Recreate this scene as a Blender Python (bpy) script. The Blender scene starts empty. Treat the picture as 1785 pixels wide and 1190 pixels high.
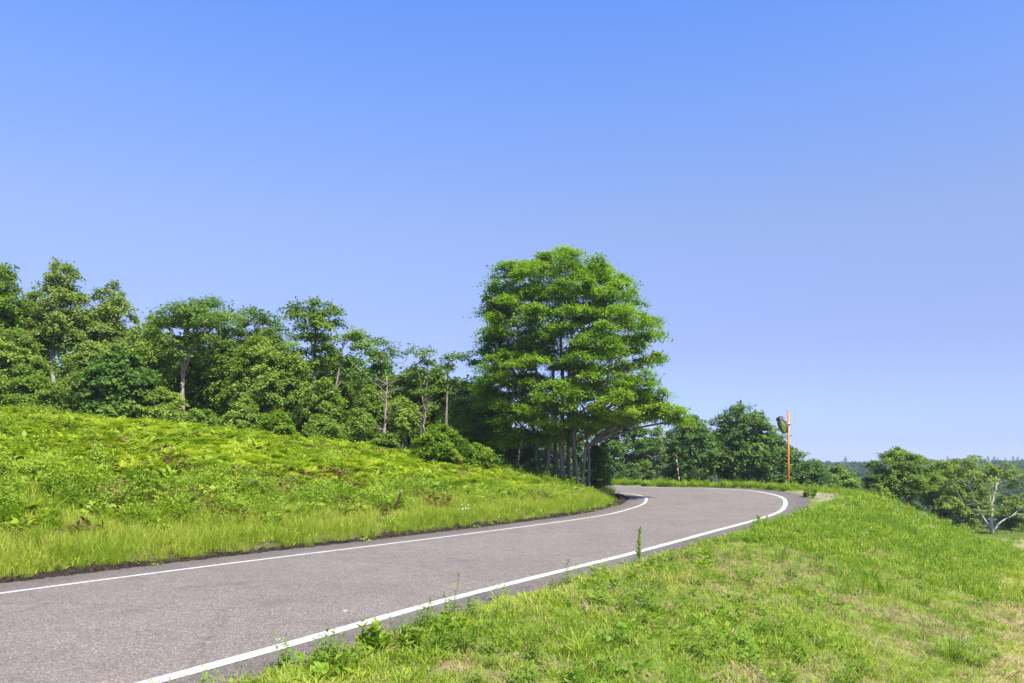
import bpy, math, random
import numpy as np
from mathutils import Vector

random.seed(7)
rs = np.random.default_rng(11)
scn = bpy.context.scene
col = scn.collection
PI = math.pi

# ------------------------------------------------------------------ camera
EYE = 1.6
F = 1388.0            # focal length in photograph pixels (28 mm on a 36 mm sensor)
HZ = 805.0            # eye level row of the photograph
cam_d = bpy.data.cameras.new('camera')
cam = bpy.data.objects.new('camera', cam_d)
col.objects.link(cam)
cam.location = (0, 0, EYE)
cam.rotation_euler = (PI/2, 0, 0)
cam_d.sensor_width = 36.0
cam_d.lens = 36.0*F/1785.0
cam_d.shift_y = (HZ-595.0)/1785.0
cam_d.clip_start = 0.1
cam_d.clip_end = 6000
scn.camera = cam

# ------------------------------------------------------------------ light
SUN = Vector((0.42, -0.60, 0.92)).normalized()
elev = math.asin(SUN.z)
azim = math.atan2(SUN.x, SUN.y)
world = bpy.data.worlds.new('World')
scn.world = world
world.use_nodes = True
wn = world.node_tree
for n in list(wn.nodes):
    wn.nodes.remove(n)
w_out = wn.nodes.new('ShaderNodeOutputWorld')
w_bg = wn.nodes.new('ShaderNodeBackground')
w_sky = wn.nodes.new('ShaderNodeTexSky')
w_sky.sky_type = 'NISHITA'
w_sky.sun_disc = False
w_sky.sun_elevation = elev
w_sky.sun_rotation = azim
w_sky.altitude = 0
w_sky.air_density = 1.0
w_sky.dust_density = 0.3
w_sky.ozone_density = 3.0
w_tint = wn.nodes.new('ShaderNodeMix')
w_tint.data_type = 'RGBA'
w_tint.blend_type = 'MULTIPLY'
w_tint.inputs[0].default_value = 1.0
w_tc = wn.nodes.new('ShaderNodeTexCoord')
w_xyz = wn.nodes.new('ShaderNodeSeparateXYZ')
w_ramp = wn.nodes.new('ShaderNodeValToRGB')       # clear-sky colour by elevation, the same all round
wn.links.new(w_tc.outputs['Generated'], w_xyz.inputs[0])
wn.links.new(w_xyz.outputs[2], w_ramp.inputs[0])
SKYR = [(0.0, (.49, .62, 1.17)), (.026, (.45, .52, .94)), (.08, (.56, .56, .86)), (.142, (.69, .60, .81)), (.28, (.99, .86, .97)), (.40, (.94, .99, 1.31)), (.50, (.80, 1.01, 1.53))]
while len(w_ramp.color_ramp.elements) < len(SKYR): w_ramp.color_ramp.elements.new(.5)
for e, (p, c) in zip(w_ramp.color_ramp.elements, SKYR):
    e.position = p; e.color = (*c, 1)
wn.links.new(w_ramp.outputs[0], w_tint.inputs[7])
wn.links.new(w_sky.outputs[0], w_tint.inputs[6])
wn.links.new(w_tint.outputs[2], w_bg.inputs[0])
w_bg.inputs[1].default_value = 0.10
wn.links.new(w_bg.outputs[0], w_out.inputs[0])

sun_d = bpy.data.lights.new('sun', 'SUN')
sun_d.energy = 4.9
sun_d.angle = math.radians(0.5)
sun_d.color = (1.0, 0.935, 0.79)
sun = bpy.data.objects.new('sun', sun_d)
col.objects.link(sun)
sun.rotation_euler = SUN.to_track_quat('Z', 'Y').to_euler()
sun.location = (20, -20, 40)

scn.view_settings.view_transform = 'Standard'
scn.view_settings.look = 'None'
scn.view_settings.gamma = 1
scn.view_settings.use_curve_mapping = False
scn.view_settings.exposure = 1.0

# ------------------------------------------------------------------ helpers
def tag(o, label=None, cat=None, group=None, kind=None):
    if label: o['label'] = label
    if cat: o['category'] = cat
    if group: o['group'] = group
    if kind: o['kind'] = kind
    return o

def mesh_np(name, V, faces, mat=None, attrs=None, smooth=False):
    """faces: (n,3) or (n,4) int array, or list of such arrays"""
    if not isinstance(faces, list): faces = [faces]
    faces = [np.asarray(f, dtype=np.int32) for f in faces if len(f)]
    me = bpy.data.meshes.new(name)
    V = np.asarray(V, dtype=np.float32)
    me.vertices.add(len(V))
    me.vertices.foreach_set('co', V.ravel())
    loops = np.concatenate([f.ravel() for f in faces])
    sizes = np.concatenate([np.full(len(f), f.shape[1], dtype=np.int32) for f in faces])
    starts = np.zeros(len(sizes), dtype=np.int32)
    starts[1:] = np.cumsum(sizes)[:-1]
    me.loops.add(len(loops))
    me.loops.foreach_set('vertex_index', loops)
    me.polygons.add(len(sizes))
    me.polygons.foreach_set('loop_start', starts)
    me.polygons.foreach_set('loop_total', sizes)
    if smooth:
        me.polygons.foreach_set('use_smooth', np.ones(len(sizes), dtype=bool))
    if attrs:
        for an, (dom, arr) in attrs.items():
            a = me.attributes.new(an, 'FLOAT', dom)
            a.data.foreach_set('value', np.asarray(arr, dtype=np.float32))
    if mat: me.materials.append(mat)
    me.update(calc_edges=True)
    return me

def link(name, me, parent=None, loc=None):
    o = bpy.data.objects.new(name, me)
    col.objects.link(o)
    if parent is not None:
        o.parent = parent
        if name in ('crown', 'branches', 'twigs', 'leaves', 'petals', 'buds', 'stems', 'flower_head', 'flower_centres'): o['kind'] = 'stuff'
    if loc is not None: o.location = loc
    return o

def empty(name, loc, label, cat, group=None):
    o = bpy.data.objects.new(name, None)
    o.empty_display_size = 0.2
    col.objects.link(o)
    o.location = loc
    return tag(o, label, cat, group)

def sstep(a, b, x):
    t = np.clip((x-a)/(b-a), 0, 1)
    return t*t*(3-2*t)

_lat = np.random.default_rng(5).random((256, 256))
def vnoise(x, y):
    xi = np.floor(x).astype(int); yi = np.floor(y).astype(int)
    fx = x-xi; fy = y-yi
    fx = fx*fx*(3-2*fx); fy = fy*fy*(3-2*fy)
    a = _lat[xi & 255, yi & 255]; b = _lat[(xi+1) & 255, yi & 255]
    c = _lat[xi & 255, (yi+1) & 255]; d = _lat[(xi+1) & 255, (yi+1) & 255]
    return (a*(1-fx)+b*fx)*(1-fy)+(c*(1-fx)+d*fx)*fy
def fnoise(x, y, s=1.0, o=3):
    r = 0; w = 0.5; t = 0
    for k in range(o):
        r = r+w*vnoise(x/s*2**k+17.3*k, y/s*2**k+5.7*k); t += w; w *= .5
    return r/t

class Mesh:
    """collects tubes and quads for one mesh"""
    def __init__(s): s.v = []; s.q = []; s.t = []; s.n = 0
    def add(s, V, Q=None, T=None):
        V = np.asarray(V, float)
        s.v.append(V)
        if Q is not None and len(Q): s.q.append(np.asarray(Q)+s.n)
        if T is not None and len(T): s.t.append(np.asarray(T)+s.n)
        s.n += len(V)
    def tube(s, P, R, k=6, cap=True, wob=0.0):
        P = np.asarray(P, float); R = np.asarray(R, float); m = len(P)
        D = np.gradient(P, axis=0)
        D /= np.linalg.norm(D, axis=1, keepdims=True)+1e-9
        up = np.tile(np.array([0.31, 0.95, 0.05]), (m, 1))
        A = np.cross(D, up); A /= np.linalg.norm(A, axis=1, keepdims=True)+1e-9
        B = np.cross(D, A)
        th = np.arange(k)*2*PI/k
        Rk = R[:, None]*(1+wob*(rs.random((m, k))-.5)) if wob else np.repeat(R[:, None], k, 1)
        V = P[:, None, :]+Rk[:, :, None]*(np.cos(th)[None, :, None]*A[:, None, :]+np.sin(th)[None, :, None]*B[:, None, :])
        V = V.reshape(-1, 3)
        i = np.arange(m-1)[:, None]*k; j = np.arange(k)[None, :]; j2 = (j+1) % k
        Q = np.stack([i+j, i+j2, i+k+j2, i+k+j], -1).reshape(-1, 4)
        T = None
        if cap:
            V = np.vstack([V, P[-1:], P[:1]])
            jj = np.arange(k)
            T = np.vstack([np.stack([(m-1)*k+jj, (m-1)*k+(jj+1) % k, np.full(k, m*k)], -1),
                           np.stack([(jj+1) % k, jj, np.full(k, m*k+1)], -1)])
        s.add(V, Q, T)
    def box(s, c, h, R=None):
        o = np.array([[x, y, z] for x in (-1, 1) for y in (-1, 1) for z in (-1, 1)], float)*np.asarray(h)
        if R is not None: o = o@np.asarray(R).T
        s.add(o+np.asarray(c), [[0, 1, 3, 2], [4, 6, 7, 5], [0, 4, 5, 1], [2, 3, 7, 6], [0, 2, 6, 4], [1, 5, 7, 3]])
    def mesh(s, name, mat, smooth=True, attrs=None):
        f = []
        if s.q: f.append(np.vstack(s.q))
        if s.t: f.append(np.vstack(s.t))
        return mesh_np(name, np.vstack(s.v), f, mat, attrs, smooth)

# ------------------------------------------------------------------ materials
def newmat(name):
    m = bpy.data.materials.new(name); m.use_nodes = True
    nt = m.node_tree
    return m, nt, nt.nodes['Principled BSDF'], nt.nodes['Material Output']

def N(nt, t, **kw):
    n = nt.nodes.new(t)
    for k, v in kw.items(): setattr(n, k, v)
    return n

def ramp(nt, pts, fac=None):
    r = N(nt, 'ShaderNodeValToRGB')
    while len(r.color_ramp.elements) < len(pts): r.color_ramp.elements.new(0.5)
    for e, (p, c) in zip(r.color_ramp.elements, pts):
        e.position = p; e.color = (*c, 1)
    if fac is not None: nt.links.new(fac, r.inputs[0])
    return r

def leaf_mat(name, pts, trans=0.35, rough=0.55, instancer=False, spec=0.3, tsat=(1.05, 1.15, 0.6)):
    """foliage: colour from a per-leaf (or per-plant) tint, thin and partly translucent"""
    m, nt, bs, out = newmat(name)
    at = N(nt, 'ShaderNodeAttribute', attribute_name='tint')
    src = at.outputs['Fac']
    if instancer:
        ai = N(nt, 'ShaderNodeAttribute', attribute_name='ptint', attribute_type='INSTANCER')
        ad = N(nt, 'ShaderNodeMath', operation='ADD')
        nt.links.new(at.outputs['Fac'], ad.inputs[0]); nt.links.new(ai.outputs['Fac'], ad.inputs[1])
        src = ad.outputs[0]
    r = ramp(nt, pts, src)
    nt.links.new(r.outputs[0], bs.inputs['Base Color'])
    bs.inputs['Roughness'].default_value = rough
    bs.inputs['Specular IOR Level'].default_value = spec
    tr = N(nt, 'ShaderNodeBsdfTranslucent')
    mu = N(nt, 'ShaderNodeMix', data_type='RGBA', blend_type='MULTIPLY')
    mu.inputs[0].default_value = 1; mu.inputs[7].default_value = (*tsat, 1)
    nt.links.new(r.outputs[0], mu.inputs[6]); nt.links.new(mu.outputs[2], tr.inputs[0])
    mx = N(nt, 'ShaderNodeMixShader'); mx.inputs[0].default_value = trans
    nt.links.new(bs.outputs[0], mx.inputs[1]); nt.links.new(tr.outputs[0], mx.inputs[2])
    nt.links.new(mx.outputs[0], out.inputs[0])
    return m

def bark_mat(name, c1, c2, scale=6, rough=0.9, bump=0.5, bands=False):
    m, nt, bs, out = newmat(name)
    tc = N(nt, 'ShaderNodeTexCoord')
    mp = N(nt, 'ShaderNodeMapping'); mp.inputs['Scale'].default_value = (scale, scale, scale*(3.0 if bands else 0.3))
    nt.links.new(tc.outputs['Object'], mp.inputs[0])
    no = N(nt, 'ShaderNodeTexNoise'); no.inputs['Scale'].default_value = 2.5; no.inputs['Detail'].default_value = 5
    nt.links.new(mp.outputs[0], no.inputs[0])
    r = ramp(nt, [(0.35, c1), (0.62, c2)], no.outputs[0])
    nt.links.new(r.outputs[0], bs.inputs['Base Color'])
    bs.inputs['Roughness'].default_value = rough
    b = N(nt, 'ShaderNodeBump'); b.inputs['Strength'].default_value = bump; b.inputs['Distance'].default_value = 0.02
    nt.links.new(no.outputs[0], b.inputs['Height']); nt.links.new(b.outputs[0], bs.inputs['Normal'])
    return m

def plain_mat(name, c, rough=0.6, noise=0.15, scale=20, metal=0.0, spec=0.4):
    m, nt, bs, out = newmat(name)
    tc = N(nt, 'ShaderNodeTexCoord')
    no = N(nt, 'ShaderNodeTexNoise'); no.inputs['Scale'].default_value = scale; no.inputs['Detail'].default_value = 4
    nt.links.new(tc.outputs['Object'], no.inputs[0])
    r = ramp(nt, [(0.3, tuple(x*(1-noise) for x in c)), (0.7, tuple(min(1, x*(1+noise)) for x in c))], no.outputs[0])
    nt.links.new(r.outputs[0], bs.inputs['Base Color'])
    bs.inputs['Roughness'].default_value = rough
    bs.inputs['Metallic'].default_value = metal
    bs.inputs['Specular IOR Level'].default_value = spec
    return m

def asphalt_mat():
    m, nt, bs, out = newmat('asphalt')
    tc = N(nt, 'ShaderNodeTexCoord')
    def noise(s, d=4, r=.6):
        n = N(nt, 'ShaderNodeTexNoise'); n.inputs['Scale'].default_value = s
        n.inputs['Detail'].default_value = d; n.inputs['Roughness'].default_value = r
        nt.links.new(tc.outputs['Object'], n.inputs[0]); return n
    big = noise(0.45, 4); mid = noise(3.0, 5)
    vor = N(nt, 'ShaderNodeTexVoronoi'); vor.inputs['Scale'].default_value = 95
    nt.links.new(tc.outputs['Object'], vor.inputs[0])
    vor2 = N(nt, 'ShaderNodeTexVoronoi'); vor2.inputs['Scale'].default_value = 45
    nt.links.new(tc.outputs['Object'], vor2.inputs[0])
    sep = N(nt, 'ShaderNodeSeparateColor'); nt.links.new(vor.outputs['Color'], sep.inputs[0])
    sep2 = N(nt, 'ShaderNodeSeparateColor'); nt.links.new(vor2.outputs['Color'], sep2.inputs[0])
    r = ramp(nt, [(0.0, (0.108, 0.092, 0.079)), (0.45, (0.166, 0.142, 0.125)), (0.8, (0.202, 0.173, 0.152)), (1.0, (0.36, 0.32, 0.28))], sep.outputs[0])
    r2 = ramp(nt, [(0.0, (0.87, 0.87, 0.87)), (0.5, (1, 1, 1)), (1.0, (1.14, 1.12, 1.10))], sep2.outputs[1])
    rb = ramp(nt, [(0.3, (0.9, 0.9, 0.91)), (0.7, (1.1, 1.08, 1.07))], big.outputs[0])
    rm = ramp(nt, [(0.3, (0.92, 0.92, 0.92)), (0.7, (1.08, 1.08, 1.08))], mid.outputs[0])
    at = N(nt, 'ShaderNodeAttribute', attribute_name='edge')
    re = ramp(nt, [(0.0, (1, 1, 1)), (1.0, (0.66, 0.65, 0.67))], at.outputs['Fac'])
    # hairline cracks in places and darker drips
    ck = N(nt, 'ShaderNodeTexVoronoi', feature='DISTANCE_TO_EDGE'); ck.inputs['Scale'].default_value = .42
    wob = noise(1.6, 4); wv = N(nt, 'ShaderNodeMix', data_type='RGBA'); wv.inputs[0].default_value = .35
    nt.links.new(tc.outputs['Object'], wv.inputs[6]); nt.links.new(wob.outputs['Color'], wv.inputs[7]); nt.links.new(wv.outputs[2], ck.inputs[0])
    rc = ramp(nt, [(0.0, (0.80, 0.80, 0.80)), (0.005, (.93, .93, .93)), (0.010, (1, 1, 1))], ck.outputs[0])
    st = noise(.9, 6, .7); rst = ramp(nt, [(0.30, (0.78, 0.78, 0.79)), (0.42, (1, 1, 1)), (.7, (1, 1, 1))], st.outputs[0])
    cur = r.outputs[0]
    for x in (r2, rb, rm, re, rc, rst):
        mx = N(nt, 'ShaderNodeMix', data_type='RGBA', blend_type='MULTIPLY'); mx.inputs[0].default_value = 1
        nt.links.new(cur, mx.inputs[6]); nt.links.new(x.outputs[0], mx.inputs[7]); cur = mx.outputs[2]
    nt.links.new(cur, bs.inputs['Base Color'])
    bs.inputs['Roughness'].default_value = 0.85
    bs.inputs['Specular IOR Level'].default_value = 0.25
    b = N(nt, 'ShaderNodeBump'); b.inputs['Strength'].default_value = 0.6; b.inputs['Distance'].default_value = 0.006
    nt.links.new(vor.outputs['Distance'], b.inputs['Height']); nt.links.new(b.outputs[0], bs.inputs['Normal'])
    return m

def paint_mat():
    m, nt, bs, out = newmat('road_paint')
    tc = N(nt, 'ShaderNodeTexCoord')
    n = N(nt, 'ShaderNodeTexNoise'); n.inputs['Scale'].default_value = 28; n.inputs['Detail'].default_value = 6; n.inputs['Roughness'].default_value = .7
    nt.links.new(tc.outputs['Object'], n.inputs[0])
    n2 = N(nt, 'ShaderNodeTexNoise'); n2.inputs['Scale'].default_value = 3; n2.inputs['Detail'].default_value = 4
    nt.links.new(tc.outputs['Object'], n2.inputs[0])
    r = ramp(nt, [(0.36, (0.19, 0.17, 0.155)), (0.43, (0.46, 0.45, 0.43)), (0.62, (0.60, 0.59, 0.57))], n.outputs[0])
    r2 = ramp(nt, [(0.3, (0.85, 0.85, 0.84)), (0.7, (1.05, 1.05, 1.05))], n2.outputs[0])
    mx = N(nt, 'ShaderNodeMix', data_type='RGBA', blend_type='MULTIPLY'); mx.inputs[0].default_value = 1
    nt.links.new(r.outputs[0], mx.inputs[6]); nt.links.new(r2.outputs[0], mx.inputs[7])
    nt.links.new(mx.outputs[2], bs.inputs['Base Color'])
    bs.inputs['Roughness'].default_value = 0.7
    return m

def ground_mat():
    """soil, straw and moss under the plants; zone attributes: mown path, gravel, forest floor"""
    m, nt, bs, out = newmat('ground_cover')
    tc = N(nt, 'ShaderNodeTexCoord')
    def noise(s, d=5, r=.65):
        n = N(nt, 'ShaderNodeTexNoise'); n.inputs['Scale'].default_value = s
        n.inputs['Detail'].default_value = d; n.inputs['Roughness'].default_value = r
        nt.links.new(tc.outputs['Object'], n.inputs[0]); return n
    n1 = noise(1.1); n2 = noise(14, 6, .75)
    green = ramp(nt, [(0.25, (0.065, 0.11, 0.018)), (0.5, (0.13, 0.19, 0.032)), (0.75, (0.21, 0.26, 0.06))], n2.outputs[0])
    straw = ramp(nt, [(0.25, (0.11, 0.075, 0.04)), (0.5, (0.25, 0.19, 0.095)), (0.75, (0.36, 0.29, 0.15))], n2.outputs[0])
    k = ramp(nt, [(0.42, (0, 0, 0)), (0.66, (1, 1, 1))], n1.outputs[0])
    cur = N(nt, 'ShaderNodeMix', data_type='RGBA')
    nt.links.new(k.outputs[0], cur.inputs[0]); nt.links.new(green.outputs[0], cur.inputs[6]); nt.links.new(straw.outputs[0], cur.inputs[7])
    c = cur.outputs[2]
    def zone(attr, ra):
        nonlocal c
        at = N(nt, 'ShaderNodeAttribute', attribute_name=attr)
        mx = N(nt, 'ShaderNodeMix', data_type='RGBA')
        nt.links.new(at.outputs['Fac'], mx.inputs[0]); nt.links.new(c, mx.inputs[6]); nt.links.new(ra.outputs[0], mx.inputs[7])
        c = mx.outputs[2]
    zone('path', ramp(nt, [(0.25, (0.20, 0.17, 0.07)), (0.5, (0.33, 0.28, 0.12)), (0.75, (0.42, 0.36, 0.19))], n2.outputs[0]))
    zone('gravel', ramp(nt, [(0.25, (0.20, 0.16, 0.12)), (0.5, (0.33, 0.27, 0.21)), (0.75, (0.45, 0.39, 0.32))], n2.outputs[0]))
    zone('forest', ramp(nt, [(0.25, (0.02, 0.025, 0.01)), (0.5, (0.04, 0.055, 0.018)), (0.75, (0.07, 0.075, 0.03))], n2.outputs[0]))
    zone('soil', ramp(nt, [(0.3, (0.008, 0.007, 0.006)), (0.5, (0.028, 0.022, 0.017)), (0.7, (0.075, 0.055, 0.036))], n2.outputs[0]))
    nt.links.new(c, bs.inputs['Base Color'])
    bs.inputs['Roughness'].default_value = 0.95
    bs.inputs['Specular IOR Level'].default_value = 0.1
    b = N(nt, 'ShaderNodeBump'); b.inputs['Strength'].default_value = 0.8; b.inputs['Distance'].default_value = 0.03
    nt.links.new(n2.outputs[0], b.inputs['Height']); nt.links.new(b.outputs[0], bs.inputs['Normal'])
    return m

M = {}
M['asphalt'] = asphalt_mat()
M['paint'] = paint_mat()
M['ground'] = ground_mat()
M['bark'] = bark_mat('bark_grey', (0.075, 0.06, 0.05), (0.22, 0.19, 0.16))
M['bark_dark'] = bark_mat('bark_dark', (0.04, 0.033, 0.028), (0.12, 0.10, 0.085))
M['bark_pink'] = bark_mat('bark_pinkish', (0.16, 0.115, 0.10), (0.34, 0.27, 0.24))
M['bark_birch'] = bark_mat('bark_birch', (0.16, 0.145, 0.13), (0.46, 0.44, 0.415), scale=5, bands=True, bump=0.2)
M['bark_white'] = bark_mat('bark_white', (0.24, 0.22, 0.20), (0.50, 0.48, 0.45), scale=5, bands=True, bump=0.2)
G = {}
G['elm'] = leaf_mat('leaf_elm', [(0, (0.1162, 0.2218, 0.018)), (0.5, (0.2092, 0.3465, 0.021)), (1, (0.3871, 0.5128, 0.03))], 0.52)
G['mid'] = leaf_mat('leaf_mid', [(0, (0.1122, 0.1921, 0.0253)), (0.5, (0.1871, 0.295, 0.0332)), (1, (0.3144, 0.4254, 0.0506))], 0.48)
G['light'] = leaf_mat('leaf_light', [(0, (0.1455, 0.2287, 0.0348)), (0.5, (0.2426, 0.3463, 0.0506)), (1, (0.3742, 0.4704, 0.0792))], 0.48)
G['umbrella'] = leaf_mat('leaf_umbrella', [(0, (0.0931, 0.1623, 0.0286)), (0.5, (0.163, 0.2611, 0.0396)), (1, (0.2716, 0.374, 0.057))], 0.48)
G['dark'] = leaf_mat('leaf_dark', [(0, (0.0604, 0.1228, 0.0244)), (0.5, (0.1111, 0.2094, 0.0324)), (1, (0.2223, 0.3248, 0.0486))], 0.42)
G['bush'] = leaf_mat('leaf_bush', [(0, (0.10, 0.20, 0.012)), (0.6, (0.20, 0.32, 0.014)), (0.9, (0.30, 0.39, 0.02)), (1, (0.42, 0.24, 0.07))], .45)
G['far'] = leaf_mat('leaf_far', [(0, (0.0385, 0.0935, 0.0242)), (0.5, (0.0638, 0.132, 0.033)), (1, (0.1045, 0.1815, 0.044))], 0.3)
G['birch'] = leaf_mat('leaf_birch', [(0, (0.1518, 0.2178, 0.0396)), (0.5, (0.2442, 0.33, 0.0594)), (1, (0.3696, 0.4422, 0.1056))], 0.48)
G['conifer'] = leaf_mat('leaf_conifer', [(0, (0.016, 0.04, 0.018)), (1, (0.035, 0.07, 0.03))], 0.15)
G['grass'] = leaf_mat('blade_grass', [(0, (0.1029, 0.1955, 0.0164)), (0.35, (0.1877, 0.3072, 0.0214)), (0.7, (0.3148, 0.4078, 0.0328)), (1, (0.4601, 0.4692, 0.0819))], 0.42, instancer=True)
G['straw'] = leaf_mat('blade_straw', [(0, (0.20, 0.15, 0.065)), (0.5, (0.34, 0.28, 0.12)), (1, (0.46, 0.39, 0.20))], 0.3, instancer=True, tsat=(1, 1, .9))
G['weed'] = leaf_mat('leaf_weed', [(0, (0.0848, 0.1844, 0.0202)), (0.5, (0.1877, 0.3072, 0.0227)), (1, (0.3633, 0.458, 0.0353))], 0.4, instancer=True)
G['fern'] = leaf_mat('leaf_fern', [(0, (0.1576, 0.2601, 0.0139)), (0.5, (0.2928, 0.398, 0.0166)), (1, (0.4392, 0.4989, 0.0276))], 0.45, instancer=True)
G['russet'] = leaf_mat('leaf_russet', [(0, (0.09, 0.07, 0.025)), (0.5, (0.19, 0.13, 0.05)), (1, (0.27, 0.24, 0.07))], 0.3, instancer=True)
M['white_petal'] = plain_mat('white_petal', (0.58, 0.59, 0.55), 0.8, 0.05)
M['yellow_petal'] = plain_mat('yellow_petal', (0.75, 0.48, 0.03), 0.8, 0.1)
M['pink_petal'] = plain_mat('pink_petal', (0.55, 0.22, 0.34), 0.8, 0.1)
M['orange'] = plain_mat('orange_paint', (0.62, 0.20, 0.045), 0.42, 0.12, 9)
M['steel'] = plain_mat('galvanised_steel', (0.32, 0.32, 0.32), 0.45, 0.15, 30, 0.8)
M['backshell'] = plain_mat('mirror_back', (0.10, 0.11, 0.10), 0.5, 0.15, 12)
M['red'] = plain_mat('red_band', (0.30, 0.035, 0.03), 0.5, 0.12, 15)
M['white'] = plain_mat('white_band', (0.55, 0.53, 0.50), 0.5, 0.06, 15)
M['rust'] = plain_mat('dark_rusty_wood', (0.045, 0.03, 0.022), 0.9, 0.4, 18)
M['stem'] = plain_mat('green_stem', (0.12, 0.20, 0.04), 0.7, 0.2, 15)
M['stem_brown'] = plain_mat('brown_stem', (0.17, 0.13, 0.06), 0.7, 0.2, 15)
mm, nt, bs, out = newmat('mirror_glass'); bs.inputs['Metallic'].default_value = 1; bs.inputs['Roughness'].default_value = 0.04
bs.inputs['Base Color'].default_value = (0.78, 0.80, 0.80, 1); M['mirror'] = mm

# ------------------------------------------------------------------ the road line
D0 = np.array([.506, .8625]); N0 = np.array([-.8625, .506])
ST = [  # outer x,y,z   inner x,y,z
    (*(D0*-40+N0*5.33), -.3, *(D0*-40+N0*10.3), -.3),
    (*(D0*-18+N0*5.33), -.1, *(D0*-18+N0*10.3), -.1),
    (*(D0*-5+N0*5.33), 0, *(D0*-5+N0*10.3), 0),
    (-2.63, 5.77, 0, -7.03, 8.34, 0),
    (-.63, 9.45, 0, -4.86, 11.9, 0),
    (2.22, 14.14, 0, -1.78, 16.47, 0),
    (4.55, 18.2, 0, .65, 20.25, 0),
    (6.85, 22.2, 0, 2.80, 24.0, 0),
    (8.6, 25.5, .03, 4.03, 26.9, .03),
    (10.2, 29.7, .10, 4.84, 29.3, .06),
    (10.9, 32.3, .18, 5.24, 31.07, .10),
    (11.05, 34.7, .25, 5.48, 32.6, .13),
    (10.65, 36.6, .31, 5.48, 33.7, .16),
    (9.3, 38.2, .335, 5.20, 34.6, .20),
    (7.6, 39.6, .32, 4.60, 35.6, .22),
    (5.4, 43.5, .30, 2.30, 39.0, .24),
    (1.9, 49.0, .25, -1.5, 45.0, .20),
    (-8, 64.0, 0, -12, 60.5, 0),
    (-24, 88.0, -1, -28, 84.5, -1)]
ST = np.array(ST)
def catmull(P, m=16):
    out = []
    n = len(P)
    for i in range(n-1):
        p0 = P[max(i-1, 0)]; p1 = P[i]; p2 = P[i+1]; p3 = P[min(i+2, n-1)]
        # centripetal-ish tangents scaled by chord length
        d1 = np.linalg.norm(p2-p1); dl = np.linalg.norm(p1-p0)+1e-6; dr = np.linalg.norm(p3-p2)+1e-6
        m1 = ((p2-p0)/(d1+dl))*d1 if i > 0 else p2-p1
        m2 = ((p3-p1)/(d1+dr))*d1 if i < n-2 else p2-p1
        for t in np.linspace(0, 1, m, endpoint=False):
            h = t*t*(3-2*t)
            out.append((2*t**3-3*t**2+1)*p1+(t**3-2*t**2+t)*m1+(-2*t**3+3*t**2)*p2+(t**3-t**2)*m2)
    out.append(P[-1])
    return np.array(out)
RP = catmull(ST, 22)
OUT = RP[:, :3]; INN = RP[:, 3:]
CR = OUT-INN; HW = np.linalg.norm(CR[:, :2], axis=1)/2
CR = CR/np.linalg.norm(CR[:, :2], axis=1, keepdims=True)
CEN = (OUT+INN)/2
SH_O, SH_I = 0.60, 0.82
# extra width of worn asphalt outside the line in the bend
bendw = np.exp(-((CEN[:, 1]-32.5)/4.0)**2)*(CEN[:, 0] > 3)
SHO = SH_O+0.55*bendw

def road_uv(x, y):
    """distance outside the asphalt edge: e_out (right side), e_in (left side), index of the nearest station"""
    x = np.asarray(x, float).ravel(); y = np.asarray(y, float).ravel()
    idx = np.empty(len(x), int)
    cx = CEN[:, 0].astype(np.float32); cy = CEN[:, 1].astype(np.float32)
    for a in range(0, len(x), 40000):
        xs = x[a:a+40000, None].astype(np.float32); ys = y[a:a+40000, None].astype(np.float32)
        idx[a:a+40000] = np.argmin((xs-cx)**2+(ys-cy)**2, axis=1)
    dx = x-CEN[idx, 0]; dy = y-CEN[idx, 1]
    u = dx*CR[idx, 0]+dy*CR[idx, 1]
    d = np.hypot(dx, dy)
    end = (idx == 0) | (idx == len(CEN)-1)
    d = np.where(end, d, np.abs(u)*0.6+d*0.4)
    d = np.where(d < HW[idx]+1.5, np.abs(u), d)
    return np.where(u > 0, d-HW[idx]-SHO[idx], -9.0), np.where(u <= 0, d-HW[idx]-SH_I, -9.0), idx

CX = [-60, -25, -14, -10.7, -6.7, -3.5, -.9, 2.25, 3.6, 5.0]
CZ = [3.7, 3.2, 2.72, 2.52, 2.10, 1.65, 1.35, .80, .42, .30]
CD = [14, 13, 11.0, 10.0, 8.6, 7.2, 5.6, 3.4, 2.4, 1.5]

def base_right(x, y):
    t = (x+.63)*.506+(y-9.45)*.8625
    r = np.hypot(x, y)
    b = -1.12-.030*np.clip(t, -20, 60)
    b = b-8.5*sstep(55, 150, r)+5.0*sstep(220, 430, r)-14*sstep(480, 900, r)
    return b+0.25*(fnoise(x, y, 9)-.5)+sstep(60, 140, r)*7*(fnoise(x, y, 85)-.5)

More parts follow.
